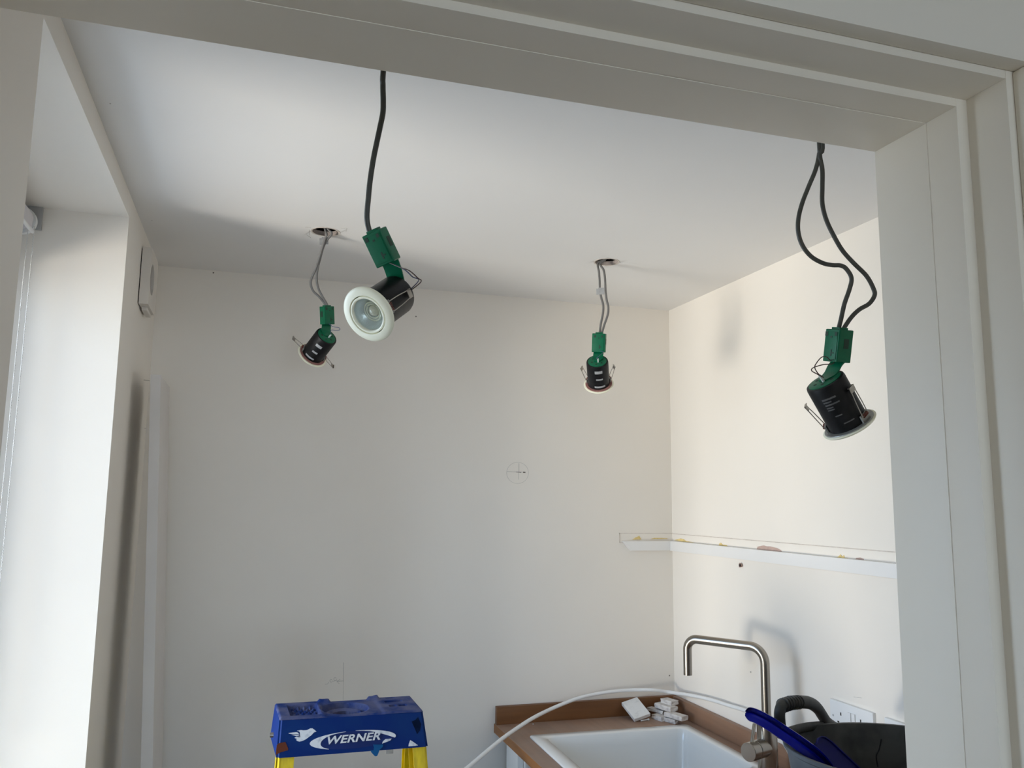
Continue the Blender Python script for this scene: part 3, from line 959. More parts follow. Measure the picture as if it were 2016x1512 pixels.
bmesh.ops.create_icosphere(bm, subdivisions=1, radius=.0026)
for v in bm.verts: v.co = V((v.co.x * 1.2, v.co.y, v.co.z * .8)) + p
tag(rebase(finish(bm, 'plaster_crumb', M['tiletop']), p - V((0, 0, .002))), 'tiny white plaster crumb on the left end of the timber worktop', 'crumb')

# ------------------------------------------------------------------ bent white strip
pp = [(on(880, 1549, 1, 2.38)), on(925, 1508, 1, 2.49), on(960, 1478, 1, 2.555), on(990, 1453.5, 1, 2.61), on(1019.5, 1432.5, 1, 2.665), on(1049, 1413.8, 1, 2.715), on(1079, 1398.5, 1, 2.762),
      on(1109, 1385.5, 1, 2.785), on(1138.6, 1374.5, 1, 2.80), on(1170, 1367, 1, 2.812), on(1205, 1361.5, 1, 2.818), on(1245, 1358.5, 1, 2.815), on(1285, 1358.5, 1, 2.79),
      on(1320, 1363, 0, 1.478), on(1360, 1369, 0, 1.499), on(1399, 1377.5, 0, 1.506), on(1439, 1390, 0, 1.509), on(1464, 1397.5, 0, 1.510), on(1500, 1411, 0, 1.510)]
last = pp[-1]
pp += [last + V((-.004, -.08, -.022)), last + V((-.018, -.16, -.062)), last + V((-.022, -.21, .908 - last.z))]
first = pp[0]
pp = [V((.36, 1.99, .012)), V((.39, 2.02, .18)), V((.42, 2.07, .36)), V((.455, 2.15, .54)), V((.495, 2.24, .70)), V((.53, 2.31, .79))] + pp
bm = NB(); tube(bm, pp, .0062, n=12, sub=6)
tag(rebase(finish(bm, 'flexible_conduit', M['plastic'], smooth=60), (.36, 1.99, .006)), 'long white flexible strip arching over the worktop corner', 'conduit')

# ------------------------------------------------------------------ wall sockets
def socket(y0, y1, z0, z1, label, holes_):
    s = thing('wall_socket', label, 'socket', (R, (y0 + y1) / 2, z0), 'white wall sockets above the worktop')
    bm = NB(); bx(bm, (R - .0095, y0, z0), (R, y1, z1)); finish(bm, 'face_plate', M['plastic'], s, bevel=.0022)
    xs = R - .0095
    if holes_:
        for yc in (y1 - .043, y0 + .045):
            for dy, dz, w, h_ in ((0, -.018, .004, .008), (-.011, -.040, .007, .004), (.011, -.040, .007, .004)):
                bm = NB(); bx(bm, (xs - .0004, yc + dy - w / 2, z1 - .004 + dz - .018 - h_ / 2 + .01), (xs + .002, yc + dy + w / 2, z1 - .004 + dz - .018 + h_ / 2 + .01))
                finish(bm, 'pin_slot', M['dark'], s, smooth=0)
        for yc in (y1 - .078, y1 - .094):
            bm = NB(); bx(bm, (xs - .004, yc - .006, z1 - .040), (xs, yc + .006, z1 - .018)); finish(bm, 'rocker_switch', M['plastic'], s, bevel=.0015)
        bm = NB(); lathe(bm, [(0, -.0008), (.003, -.0005), (.003, .001), (0, .001)], V((xs, y1 - .012, z1 - .040)), V((1, 0, 0)), n=12); finish(bm, 'screw', M['bracket'], s)
    else:
        yc = (y0 + y1) / 2
        bm = NB(); bx(bm, (xs - .004, yc - .006, z1 - .058), (xs, yc + .006, z1 - .03)); finish(bm, 'rocker_switch', M['plastic'], s, bevel=.0015)
    return s


socket(1.800, 1.963, 1.050, 1.1375, 'white double switched socket behind the black tub, farther from the doorway', True)
socket(1.610, 1.760, 1.050, 1.1375, 'white wall plate half hidden by the doorway jamb, nearest the doorway', False)

# ------------------------------------------------------------------ rubber tub
UX, UY, UR, UZ = 1.262, 1.430, .212, 1.170
tb = thing('rubber_tub', 'black flexible rubber tub standing on the worktop by the doorway', 'tub', (UX, UY, WT))
UB = WT + .002
bm = NB()
prof = [(0, UB), (.158, UB), (.165, UB + .006), (.183, UB + .10), (UR - .004, UZ - .012), (UR + .002, UZ - .008), (UR + .003, UZ - .001), (UR, UZ)]
lathe(bm, prof, V((UX, UY, 0)), n=72, mi=1)
lathe(bm, [(UR, UZ), (UR - .005, UZ - .001), (UR - .008, UZ - .008), (.179, UB + .10), (.160, UB + .012), (0, UB + .010)], V((UX, UY, 0)), n=72, mi=0)
bmesh.ops.remove_doubles(bm, verts=bm.verts, dist=.00005)
for v in bm.verts:      # flexible wall, a little out of round
    if v.co.z > UB + .05:
        a_ = math.atan2(v.co.y - UY, v.co.x - UX)
        k = (v.co.z - UB) / .27
        v.co.x += math.cos(a_) * .004 * k * math.sin(3 * a_ + .5); v.co.y += math.sin(a_) * .004 * k * math.sin(3 * a_ + .5)
finish(bm, 'tub_wall', [M['rubber'], M['rubber_out']], tb, smooth=45)


def tub_handle(path, flat_side):
    bm = NB(); tube(bm, path, .0135, n=16, sub=5, flat=.8, side=flat_side); return finish(bm, 'handle', M['rubber'], tb, smooth=50)


hA = V((UX + UR * math.cos(math.radians(151)), UY + UR * math.sin(math.radians(151)), UZ))
hB = V((UX + UR * math.cos(math.radians(92)), UY + UR * math.sin(math.radians(92)), UZ))
hn = (hB - hA).cross(V((0, 0, 1))).normalized()
hp_ = lambda u, v: onplane(u, v, (hA + hB) / 2 + hn * -.012, hn)
pth = [hp_(1540, 1448), hp_(1536, 1425), hp_(1535, 1402), hp_(1541, 1389), hp_(1556, 1384), hp_(1576, 1382), hp_(1594, 1384), hp_(1608, 1393), hp_(1618, 1407), hp_(1628, 1422), hp_(1641, 1432)]
tub_handle(pth, hn)
cA = V((UX, UY, 0))
mirror = [V((2 * UX - p.x, 2 * UY - p.y, p.z)) for p in pth]
tub_handle([V((p.x, p.y, UZ - .02 + (p.z - UZ + .02) * .55)) for p in mirror], hn)
bm = NB(); tube(bm, [hp_(1548, 1442), hp_(1580, 1433), hp_(1615, 1429), hp_(1645, 1430)], .010, n=12, flat=.6, side=hn); finish(bm, 'rim_web', M['rubber'], tb, smooth=50)
# ribbed grip
bm = NB()
for k in range(7):
    t = .18 + k * .028
    i = pth[3] + (pth[4] - pth[3]) * (k / 3) if k < 3 else pth[4] + (pth[5] - pth[4]) * ((k - 3) / 4)
    d_ = (pth[5] - pth[3]).normalized()
    lathe(bm, [(.0125, -.0015), (.0148, -.0008), (.0148, .0008), (.0125, .0015)], i, d_, n=16)
finish(bm, 'grip_rib', M['rubber'], tb, smooth=50)
# creases on the far inside wall
bm = NB()
for pts_ in ([(1690, 1432), (1696, 1445), (1700, 1460), (1697, 1478), (1699, 1500)], [(1735, 1455), (1731, 1475), (1726, 1490), (1730, 1512)]):
    P = []
    for u, v in pts_:
        lastq = None
        for zz in [1.160 - k * .003 for k in range(70)]:
            q = on(u, v, 2, zz)
            rr_ = .179 + (UR - .008 - .179) * (zz - UB - .10) / (UZ - .008 - UB - .10) if zz > UB + .10 else .17
            if V((q.x - UX, q.y - UY, 0)).length < rr_:
                lastq = (q, rr_)
            elif lastq:
                q, rr_ = lastq
                P.append(V((UX, UY, q.z)) + V((q.x - UX, q.y - UY, 0)).normalized() * (rr_ - .0004)); break
    if len(P) > 1: tube(bm, P, .0022, n=6)
if len(bm.verts):
    finish(bm, 'crease', M['can'], tb, smooth=60)
else:
    bm.free()

# ------------------------------------------------------------------ blue dustpan in the tub
dp = thing('dustpan', 'glossy navy blue plastic dustpan, its long handle over the tub rim', 'dustpan', dep(1630, 1500, 1.62))
hpth = spline([dep(1468, 1405, 1.702), dep(1484, 1408, 1.695), dep(1510, 1421, 1.68), dep(1545, 1444, 1.662), dep(1580, 1468, 1.645), dep(1608, 1490, 1.635), dep(1627, 1514, 1.63), dep(1636, 1542, 1.635)], 5)
bm = NB()
rows = []
nseg = len(hpth) - 1
for i, c in enumerate(hpth):
    t = i / nseg
    axd = (hpth[min(i + 1, nseg)] - hpth[max(i - 1, 0)]).normalized()
    tocm = (EYE - c).normalized()
    sd = tocm.cross(axd).normalized()
    if sd.dot(CU) < 0: sd = -sd
    nrm = sd.cross(axd).normalized()
    if nrm.dot(tocm) < 0: nrm = -nrm
    w = .0128 + .0015 * t
    if t < .10: w *= math.sqrt(max(.12, 1 - ((.10 - t) / .10) ** 2))
    sec = [(1.0, .010), (1.07, .004), (1.0, -.004), (.35, -.010), (-.35, -.010), (-1.0, -.006), (-1.08, .002), (-1.0, .008), (-.88, .0085), (-.3, .0062), (.05, .0065), (.14, .0078), (.24, .0060), (.40, -.003), (.82, -.002), (.90, .008)]
    rows.append([bm.verts.new(c + sd * (w * a_) + nrm * b_) for a_, b_ in sec])
for A, B_ in zip(rows[:-1], rows[1:]):
    k = len(A)
    for i in range(k): bm.faces.new((A[i], A[(i + 1) % k], B_[(i + 1) % k], B_[i]))
bm.faces.new(rows[0]); bm.faces.new(rows[-1])
finish(bm, 'handle', M['navy'], dp, smooth=50)
# pan: a sloping plate with a thin raised rim, hanging inside the tub
pn = (-CF + V((0, 0, .55))).normalized()
pc = dep(1625, 1490, 1.655)
top = [(1588, 1466), (1600, 1466), (1606, 1465), (1609, 1454), (1615, 1451), (1623, 1452), (1636, 1461), (1652, 1476), (1668, 1491), (1686, 1508), (1712, 1532), (1730, 1552)]
low = [(1700, 1600), (1640, 1590), (1622, 1545), (1605, 1505), (1592, 1485)]
Qp = [onplane(u, v, pc, pn) for u, v in top + low]
bm = NB()
a_ = [bm.verts.new(q) for q in Qp]; b_ = [bm.verts.new(q - pn * .002) for q in Qp]
bm.faces.new(a_); bm.faces.new(b_[::-1])
for i in range(len(Qp)):
    j = (i + 1) % len(Qp); bm.faces.new((a_[i], a_[j], b_[j], b_[i]))
bmesh.ops.triangulate(bm, faces=[f for f in bm.faces if len(f.verts) > 4])
finish(bm, 'pan', M['navy'], dp, smooth=0)
bm = NB()
Qr = Qp[:len(top)]
for i in range(len(Qr) - 1):
    A0, B0 = Qr[i], Qr[i + 1]
    t_ = (B0 - A0).normalized(); s_ = t_.cross(pn).normalized() * .0007
    ha = .012 if i in (1, 2, 3) else .007; hb = .012 if i + 1 in (2, 3, 4) else .007
    hexa(bm, [A0 - s_, B0 - s_, B0 + s_, A0 + s_, A0 - s_ + pn * ha, B0 - s_ + pn * hb, B0 + s_ + pn * hb, A0 + s_ + pn * ha])
finish(bm, 'pan_rim', M['navy'], dp, smooth=0)

# ------------------------------------------------------------------ step ladder
LZ = 1.22
ld = thing('step_ladder', 'yellow fibreglass step ladder with a paint-splashed blue plastic top cap', 'ladder', (.225, 1.65, 0))
xf0, xf1 = .0800, .3675     # top front corners
yf, yb = 1.775, 1.905
yfb, ybb, zb = 1.757, 1.925, 1.1515
bm = NB()
# top surface as grid with tray, recess ring, slots
TLx, TRx = xf0, xf1
botL, botR = xf0 - .0035, xf1 + .009
P = [V((botL, yfb, zb)), V((botR, yfb - .003, zb + .001)), V((botR - .002, ybb, zb)), V((botL - .008, ybb, zb + .0)),
     V((TLx, yf, LZ - .003)), V((TRx, yf - .004, LZ - .003)), V((TRx - .002, yb, LZ - .003)), V((TLx - .006, yb, LZ - .003))]
vs = hexa(bm, P)
bm.faces.ensure_lookup_table()
# open the top: it is rebuilt as a separate dished tray
bmesh.ops.delete(bm, geom=[bm.faces[1], bm.faces[0]], context='FACES_ONLY')
ed = [e_ for e_ in bm.edges if not (e_.verts[0].co.z > LZ - .004 and e_.verts[1].co.z > LZ - .004) and len(e_.link_faces) == 2]
bmesh.ops.bevel(bm, geom=ed, offset=.005, segments=3, affect='EDGES')
finish(bm, 'cap_skirt', M['blue'], ld, smooth=40)

bm = NB()
GX, GY = 120, 54
cxc, cyc = (TLx + TRx) / 2 - .008, (yf + yb) / 2 - .004
tvs = []


def sstep(a_, b_, x):
    t = max(0, min(1, (x - a_) / (b_ - a_))); return t * t * (3 - 2 * t)


def cap_h(u, v):
    """relief of the cap top; u 0..1 across, v 0..1 front to back"""
    x = (u - .47) * .2875; y = (v - .47) * .13
    r = math.hypot(x, y * 1.0)
    h = 0.0
    mid = sstep(.30, .335, u) * (1 - sstep(.70, .735, u))
    h -= .0022 * mid                                   # lowered middle
    h += .0045 * sstep(.062, .066, r) * (1 - sstep(.069, .073, r)) * mid * 0
    h -= .0115 * (1 - sstep(.047, .050, r))            # round paint-tin ring
    h += .0030 * (1 - sstep(.036, .038, r)) * sstep(.029, .031, r)
    h -= .026 * (1 - sstep(.0205, .023, r))             # centre hole
    # raised lips at the back beside the round
    for u0 in (.30, .66):
        h += .0065 * sstep(.84, .92, v) * sstep(u0, u0 + .02, u) * (1 - sstep(u0 + .08, u0 + .10, u))
    # recessed tray at the left end
    tr = sstep(.075, .09, u) * (1 - sstep(.275, .29, u)) * sstep(.12, .17, v) * (1 - sstep(.80, .86, v))
    h -= .010 * tr
    h += .004 * tr * (math.sin(u * 150) * math.sin(v * 30) > .45)
    # slots on the right-hand end
    for (a0, a1, b0, b1) in ((.80, .87, .88, .95), (.775, .905, .62, .72), (.785, .84, .32, .44), (.855, .915, .32, .44)):
        h -= .012 * sstep(a0, a0 + .008, u) * (1 - sstep(a1 - .008, a1, u)) * sstep(b0, b0 + .03, v) * (1 - sstep(b1 - .03, b1, v))
    # edge
    e_ = min(u * .2875, (1 - u) * .2875, v * .13, (1 - v) * .13)
    h -= .004 * (1 - sstep(0, .004, e_)) ** 2
    return h


for j in range(GY + 1):
    row = []
    for i in range(GX + 1):
        u, v = i / GX, j / GY
        a_ = P[4].lerp(P[5], u); b_ = P[7].lerp(P[6], u)
        q = a_.lerp(b_, v); q.z = LZ + .0015 + cap_h(u, v)
        row.append(bm.verts.new(q))
    tvs.append(row)
for j in range(GY):
    for i in range(GX):
        bm.faces.new((tvs[j][i], tvs[j][i + 1], tvs[j + 1][i + 1], tvs[j + 1][i]))
finish(bm, 'cap_top', M['bluedust'], ld, smooth=50)

# front face frame for the print
FO = P[0].lerp(P[1], 0.0)
FX = (P[1] - P[0]).normalized(); FU = ((P[4] + P[5]) / 2 - (P[0] + P[1]) / 2).normalized(); FN = FX.cross(FU).normalized()
if FN.y > 0: FN = -FN


def fp(u, v, off=.0004):
    q = onplane(u, v, P[0], FN); return q + FN * off


def flatpoly(name, pts, m, parent, off=.0006, zf=None):
    bm = NB()
    f = zf or (lambda x, y: (x, y))
    Q = [fp(*f(*p), off) for p in pts]
    a_ = [bm.verts.new(q) for q in Q]; b_ = [bm.verts.new(q - FN * (off + .0008)) for q in Q]
    bm.faces.new(a_)
    for i in range(len(Q)):
        j = (i + 1) % len(Q); bm.faces.new((a_[i], b_[i], b_[j], a_[j]))
    bmesh.ops.triangulate(bm, faces=[f_ for f_ in bm.faces if len(f_.verts) > 4])
    return finish(bm, name, m, parent, smooth=0)


zL = lambda x, y: (520 + x / 10.08, 1362 + y / 10.08)
zR = lambda x, y: (700 + x / 10.08, 1362 + y / 10.08)
# bird emblem: head, body, flame-like wing feathers
flatpoly('bird_emblem', [(1038, 790), (1010, 762), (960, 725), (915, 724), (885, 742), (850, 760), (780, 765), (730, 758), (650, 772), (700, 790), (712, 815), (705, 840), (722, 860), (728, 885), (715, 905), (700, 902), (640, 890), (610, 905), (660, 915), (600, 915), (660, 940), (630, 950), (655, 975), (700, 988), (760, 975), (830, 940), (890, 895), (940, 860), (975, 820), (1000, 800)], M['logo'], ld, zf=zL)
flatpoly('bird_emblem', [(482, 820), (560, 808), (640, 800), (672, 808), (690, 835), (690, 850), (640, 842), (560, 838), (500, 832)], M['logo'], ld, zf=zL)
flatpoly('bird_emblem', [(540, 850), (610, 852), (680, 862), (700, 880), (640, 878), (600, 868)], M['logo'], ld, zf=zL)


def ell_arc(cx_, cy_, rx, ry, rot, a0, a1, n=24):
    out = []
    for k in range(n + 1):
        a_ = math.radians(a0 + (a1 - a0) * k / n)
        x, y = rx * math.cos(a_), ry * math.sin(a_)
        out.append((cx_ + x * math.cos(rot) - y * math.sin(rot), cy_ + x * math.sin(rot) + y * math.cos(rot)))
    return out


# oval badge outline, px: centre (694,1456)
RO = math.radians(-5.5)
OC = (694.5, 1456.3)
flatpoly('oval_badge', ell_arc(*OC, 85, 17.0, RO, 0, 360, 60)[:-1], M['bluemid'], ld, off=.0007)
def swoosh(a0, a1, side):
    n_ = 28
    outer = ell_arc(*OC, 85, 17.5, RO, a0, a1, n_)
    inner = []
    for k in range(n_ + 1):
        t = k / n_; a_ = math.radians(a0 + (a1 - a0) * t)
        wd_ = math.sin(math.pi * t) ** .8
        rx = 85 - 22 * wd_ - .5; ry = 17.5 - 1.5 * wd_ - .5
        x, y = rx * math.cos(a_), ry * math.sin(a_)
        inner.append((OC[0] + x * math.cos(RO) - y * math.sin(RO), OC[1] + x * math.sin(RO) + y * math.cos(RO)))
    return outer + inner[::-1]
flatpoly('oval_swoosh', swoosh(125, 262, 0), M['logo'], ld, off=.0012)
flatpoly('oval_swoosh', swoosh(-85, 12, 1), M['logo'], ld, off=.0012)
flatpoly('oval_swoosh', [(759, 1455), (771, 1454), (768, 1458), (760, 1461), (752, 1464), (754, 1459)], M['logo'], ld, off=.0012)
flatpoly('paint_smear', [zL(*p) for p in ((250, 1060), (290, 1020), (420, 995), (480, 1130), (470, 1160), (330, 1200), (230, 1255))], M['brownpatch'], ld)
flatpoly('paint_smear', [zR(*p) for p in ((1110, 590), (1180, 560), (1240, 500), (1300, 640), (1280, 760), (1220, 840), (1170, 720))], M['darkpatch'], ld)
flatpoly('white_sticker', [zR(*p) for p in ((1085, 958), (1130, 985), (1240, 1062), (1180, 1072), (1050, 1082), (1055, 1040))], M['logo'], ld)
# lettering WERNER
cu = bpy.data.curves.new('lettering', 'FONT')
cu.body = 'WERNER'; cu.size = .0235; cu.extrude = .0009; cu.offset = .00055; cu.shear = 0.28; cu.align_x = 'CENTER'; cu.space_character = 1.03
to = bpy.data.objects.new('lettering', cu); COL.objects.link(to)
bpy.context.view_layer.update()
dg = bpy.context.evaluated_depsgraph_get()
me = bpy.data.meshes.new_from_object(to.evaluated_get(dg))
bpy.data.objects.remove(to)
xsv = [v.co.x for v in me.vertices]; ysv = [v.co.y for v in me.vertices]
pL, pRr = fp(645, 1465.8), fp(748.5, 1456.3)
tx = (pRr - pL).normalized(); tn = FN; ty = tn.cross(tx)
if ty.z < 0: ty = -ty
hpx = (fp(690, 1451) - fp(690, 1468)).length
sx = (pRr - pL).length / (max(xsv) - min(xsv)); sy = hpx * .93 / (max(ysv) - min(ysv))
for v in me.vertices:
    q = pL + tx * ((v.co.x - min(xsv)) * sx) + ty * ((v.co.y - min(ysv)) * sy) + tn * (.0014 + v.co.z)
    v.co = world_of(ld).inverted() @ q
me.materials.append(M['logo'])
lo_ = bpy.data.objects.new('lettering', me); COL.objects.link(lo_); lo_.parent = ld
lo_['label'] = 'raised white WERNER lettering'

# left end bolt, hanging blue tab, grey tab
bm = NB(); c = on(537, 1447, 1, 1.86)
lathe(bm, [(0, -.006), (.0045, -.006), (.005, -.003), (.005, .010), (0, .010)], c, V((1, 0, 0)), n=14); finish(bm, 'bolt', M['steel'], ld)
flatpoly('paint_drip', [zR(*p) for p in ((345, 1045), (470, 1045), (545, 1040), (540, 1095), (480, 1145), (462, 1190), (430, 1270), (400, 1282), (370, 1265), (310, 1200), (300, 1165), (360, 1155), (365, 1100))], M['bluedrip'], ld, off=.0016)
bm = NB(); c = onplane(767.5, 1476, (0, 1.80, 0), V((0, 1, 0)))
bx(bm, (c.x - .0075, 1.80, c.z - .008), (c.x + .0075, 1.803, zb + .01)); finish(bm, 'grey_tab', M['tape'], ld, bevel=.0008)


def channel(bm, a_, b_, X, Y, w, dd_, t, open_dir):
    """C section from a to b: web plane spanned by Y (depth dd_), flanges along X"""
    def seg(o0, sx_, sy_):
        Z_ = (b_ - a_)
        P_ = []
        for base in (a_, b_):
            for x, y in ((0, 0), (sx_, 0), (sx_, sy_), (0, sy_)):
                P_.append(base + o0 + X * x + Y * y)
        hexa(bm, P_)
    seg(V((0, 0, 0)), open_dir * t, dd_)
    seg(V((0, 0, 0)), open_dir * w, t)
    seg(Y * (dd_ - t), open_dir * w, t)


X_, Y_ = V((1, 0, 0)), V((0, 1, 0))
# front rails (outer face flares down and towards the camera)
SL = .30 / 1.15
for s in (-1, 1):
    xt = .0835 if s < 0 else .3735
    top = V((xt, 1.766, zb + .012)); bot = V((xt + s * .06, 1.766 - .33, .03))
    bm = NB(); channel(bm, bot, top, X_, Y_, .028, .062, .004, -s)
    rail = finish(bm, 'front_rail', M['yellow'], ld, smooth=0)
    bm = NB(); bx(bm, (bot.x - .02, bot.y - .01, 0), (bot.x + .02, bot.y + .075, .035)); finish(bm, 'rubber_foot', M['rubber'], ld, bevel=.004)
    # rear rail
    xt2 = xt + s * -.000
    top2 = V((xt2, 1.862, zb + .012)); bot2 = V((xt2 + s * .045, 1.862 + .33, .03))
    bm = NB(); channel(bm, bot2, top2, X_, Y_, .024, .034, .004, -s)
    finish(bm, 'rear_rail', M['yellow'], ld, smooth=0)
    bm = NB(); bx(bm, (bot2.x - .016, bot2.y - .005, 0), (bot2.x + .016, bot2.y + .04, .035)); finish(bm, 'rubber_foot', M['rubber'], ld, bevel=.004)
    bm = NB(); tube(bm, [V((xt + s * .028, 1.72, .62)), V((xt + s * .026, 2.02, .62))], .006, n=8, smooth=False); finish(bm, 'spreader', M['alu'], ld)
for k in range(1, 4):
    z = .29 * k
    t = (1.15 - z) / 1.12
    hw = .0; xa = .0835 - .06 * t + .004; xb = .3735 + .06 * t - .004; yy = 1.766 - .33 * t
    bm = NB(); bx(bm, (xa, yy - .004, z - .02), (xb, yy + .08, z)); finish(bm, 'step', M['alu'], ld, bevel=.002)
    yr = 1.862 + .33 * t; xa2 = .0835 - .045 * t + .004; xb2 = .3735 + .045 * t - .004
    bm = NB(); bx(bm, (xa2, yr + .004, z - .03), (xb2, yr + .03, z - .01)); finish(bm, 'rear_crossbar', M['alu'], ld, bevel=.002)
# worn black marks on the right rail flange
bm = NB()
ry = 1.766 - .002
for pts_ in ([(1290, 1220), (1320, 1240), (1300, 1265), (1285, 1255)], [(1270, 1300), (1310, 1290), (1330, 1320), (1290, 1335)], [(1295, 1360), (1325, 1350), (1320, 1385), (1300, 1390)]):
    Q = [onplane(*zR(*p), (0, ry - .004, 0), V((0, 1, 0))) for p in pts_]
    a_ = [bm.verts.new(q) for q in Q]; b_ = [bm.verts.new(q + V((0, .004, 0))) for q in Q]
    bm.faces.new(a_)
    for i in range(4): bm.faces.new((a_[i], a_[(i + 1) % 4], b_[(i + 1) % 4], b_[i]))
finish(bm, 'stamped_mark', M['darkpatch'], ld, smooth=0)

# ------------------------------------------------------------------ hanging downlights
RB, RC, LC = .0450, .0325, .088
bez_prof = [(.0316, .0030), (.0316, -.0022), (.0322, -.0030), (.0345, -.0030), (.0400, -.0022), (.0435, -.0008), (.0450, .0008), (.0452, .0018), (.0440, .0026), (.0400, .0030), (.0335, .0032)]
MESH = {}


def part(key, name, build, m, root, **kw):
    """meshes of alike parts are shared between the lights"""
    if key not in MESH:
        bm = NB(); build(bm)
        o = finish(bm, name, m, root, local=True, **kw)
        MESH[key] = o.data
    else:
        o = bpy.data.objects.new(name, MESH[key]); COL.objects.link(o); o.parent = root; WM[o.name] = world_of(root)
    return o


def b_cap(bm):
    # green end disc with round vents
    lathe(bm, [(0, LC + .0012), (.0255, LC + .0012), (.0275, LC + .0004), (.0275, LC - .001)], n=40)
    for k in range(6):
        a_ = math.radians(60 * k + 20)
        lathe(bm, [(0, LC + .0016), (.0030, LC + .0016), (.0030, LC)], V((.0165 * math.cos(a_), .0165 * math.sin(a_), 0)), n=12, mi=1)
    for k in range(4):
        a_ = math.radians(90 * k + 45)
        lathe(bm, [(0, LC + .0016), (.0012, LC + .0016), (.0012, LC)], V((.007 * math.cos(a_), .007 * math.sin(a_), 0)), n=8, mi=1)


def downlight(label, pf, depth, img, toward, box, boxdir, boxrot, cables, hole, clips, dark_cable, gasket, stickers=(), print_=False, bulb=False,
              flat_w=.0036, flat=.62, tape=None, bdepth=None, box_w=.035, box_t=.025, box_l=.054, loops=None, screwside=-1):
    F0 = dep(pf[0], pf[1], depth)
    rn = (F0 - EYE).normalized()
    rx = (CR - rn * CR.dot(rn)).normalized(); ryd = rn.cross(rx)      # image right / image down
    iv = V((img[0], img[1], 0)).normalized()
    s = math.sqrt(1 - toward ** 2)
    A = (rx * iv.x + ryd * iv.y) * s - rn * toward          # axis, bezel -> green cap
    A.normalize()
    Xl = (rx - A * rx.dot(A)).normalized(); Yl = A.cross(Xl)
    mw = Matrix(((Xl.x, Yl.x, A.x, F0.x), (Xl.y, Yl.y, A.y, F0.y), (Xl.z, Yl.z, A.z, F0.z), (0, 0, 0, 1)))
    root = thing('downlight', label, 'downlight', mw, 'downlights hanging out of the ceiling on their cables')
    part('bez', 'bezel', lambda bm: lathe(bm, bez_prof, n=64, closed=True), M['bezel'], root, smooth=50)
    part('tilt', 'tilt_ring', lambda bm: lathe(bm, [(.0262, .004), (.0262, -.0008), (.0270, -.0020), (.0280, -.0024), (.0298, -.0024), (.0304, -.0018), (.0304, .004)], n=56, closed=True), M['bezel'], root, smooth=50)
    part('can', 'can', lambda bm: lathe(bm, [(.0322, .0032), (.0325, .006), (.0325, LC - .005), (.0315, LC - .001), (.0295, LC), (.0270, LC - .0005), (.0270, .006), (.0322, .0032)], n=56), M['can'], root, smooth=40)
    if gasket:
        part('gas', 'gasket', lambda bm: lathe(bm, [(.0328, .0034), (.0398, .0034), (.0402, .0046), (.0395, .0056), (.0328, .0056)], n=56, closed=True), M['gasket'], root, smooth=40)
    else:
        part('rimb', 'bezel_back', lambda bm: lathe(bm, [(.0328, .0034), (.0420, .0034), (.0410, .0046), (.0328, .0046)], n=56, closed=True), M['bezelback'], root, smooth=40)
    part('cap', 'end_cap', b_cap, [M['green'], M['greend']], root, smooth=40)
    bl_ = part('bulb', 'bulb', lambda bm: lathe(bm, [(.0262, .0010), (.0262, .0042), (.0235, .009), (.0185, .0165), (.0115, .0205), (.0100, .0205), (.0100, .0190), (0, .0190)], n=48), M['reflector'], root, smooth=50)
    part('chip', 'led', lambda bm: lathe(bm, [(0, .0095), (.0045, .0105), (.0085, .0140), (.0098, .0188)], n=32), M['led'], bl_, smooth=60)
    part('rings', 'lens_ring', lambda bm: [lathe(bm, [(q, .0150 - q * .1), (q + .0012, .0138 - q * .1), (q + .0024, .0150 - q * .1)], n=36) for q in (.0105, .0140)], M['bezel'], bl_, smooth=60)
    part('gap', 'gap_shade_ring', lambda bm: lathe(bm, [(.0300, .0030), (.0314, .0030), (.0314, .0038), (.0300, .0038)], n=48, closed=True), M['dark'], root, smooth=0)  # dark ring stands for the shade in the groove behind the bezel
    part('glass', 'lamp_glass', lambda bm: lathe(bm, [(0, .0020), (.0262, .0020), (.0262, .0034), (0, .0034)], n=48), M['bulbglass'], bl_, smooth=0)
    # spring clips
    for cj, (phi, alpha, ln_) in enumerate(clips):
        if isinstance(phi, str):
            tcl = mw.inverted().to_3x3() @ (EYE - F0); phi = math.degrees(math.atan2(tcl.y, tcl.x)) + float(phi)
        ph, al = math.radians(phi), math.radians(alpha)
        er = V((math.cos(ph), math.sin(ph), 0)); et = V((-math.sin(ph), math.cos(ph), 0)); ez = V((0, 0, 1))
        dd_ = er * math.sin(al) + ez * math.cos(al); dn = dd_.cross(et)
        base = er * (RC + .004) + ez * .014
        bm = NB()
        for sgn in (-1, 1):
            tube(bm, [base + et * (.0085 * sgn), base + et * (.0080 * sgn) + dd_ * ln_ * .5, base + et * (.006 * sgn) + dd_ * ln_], .0008, n=6, sub=3)
        e_ = base + dd_ * ln_
        obox(bm, e_ + dd_ * .003, et, dd_, dn, .0145, .010, .0012)
        obox(bm, e_ + dd_ * .0075 + dn * .0012, et, dd_, dn, .0145, .0012, .004)
        cl = finish(bm, 'spring_clip', M['steel'], root, local=True, smooth=40)
        bm = NB()
        for k in range(5):
            lathe(bm, [(.0020, -.0006), (.0030, -.0006), (.0030, .0006), (.0020, .0006)], base + et * (-.0055 + k * .00275), et, n=12, closed=True)
        finish(bm, 'spring_coil', M['rust'], cl, local=True, smooth=40)
        bm = NB(); obox(bm, er * (RC + .0015) + ez * .010, et, ez, er, .022, .014, .003); finish(bm, 'clip_bracket', M['bezelback'], root, local=True, bevel=.0006)
    # silver stickers / faint print, bent round the can on the side that faces the room
    inv = mw.inverted()
    tocam = (inv.to_3x3() @ (EYE - F0)).normalized(); ph0 = math.atan2(tocam.y, tocam.x)

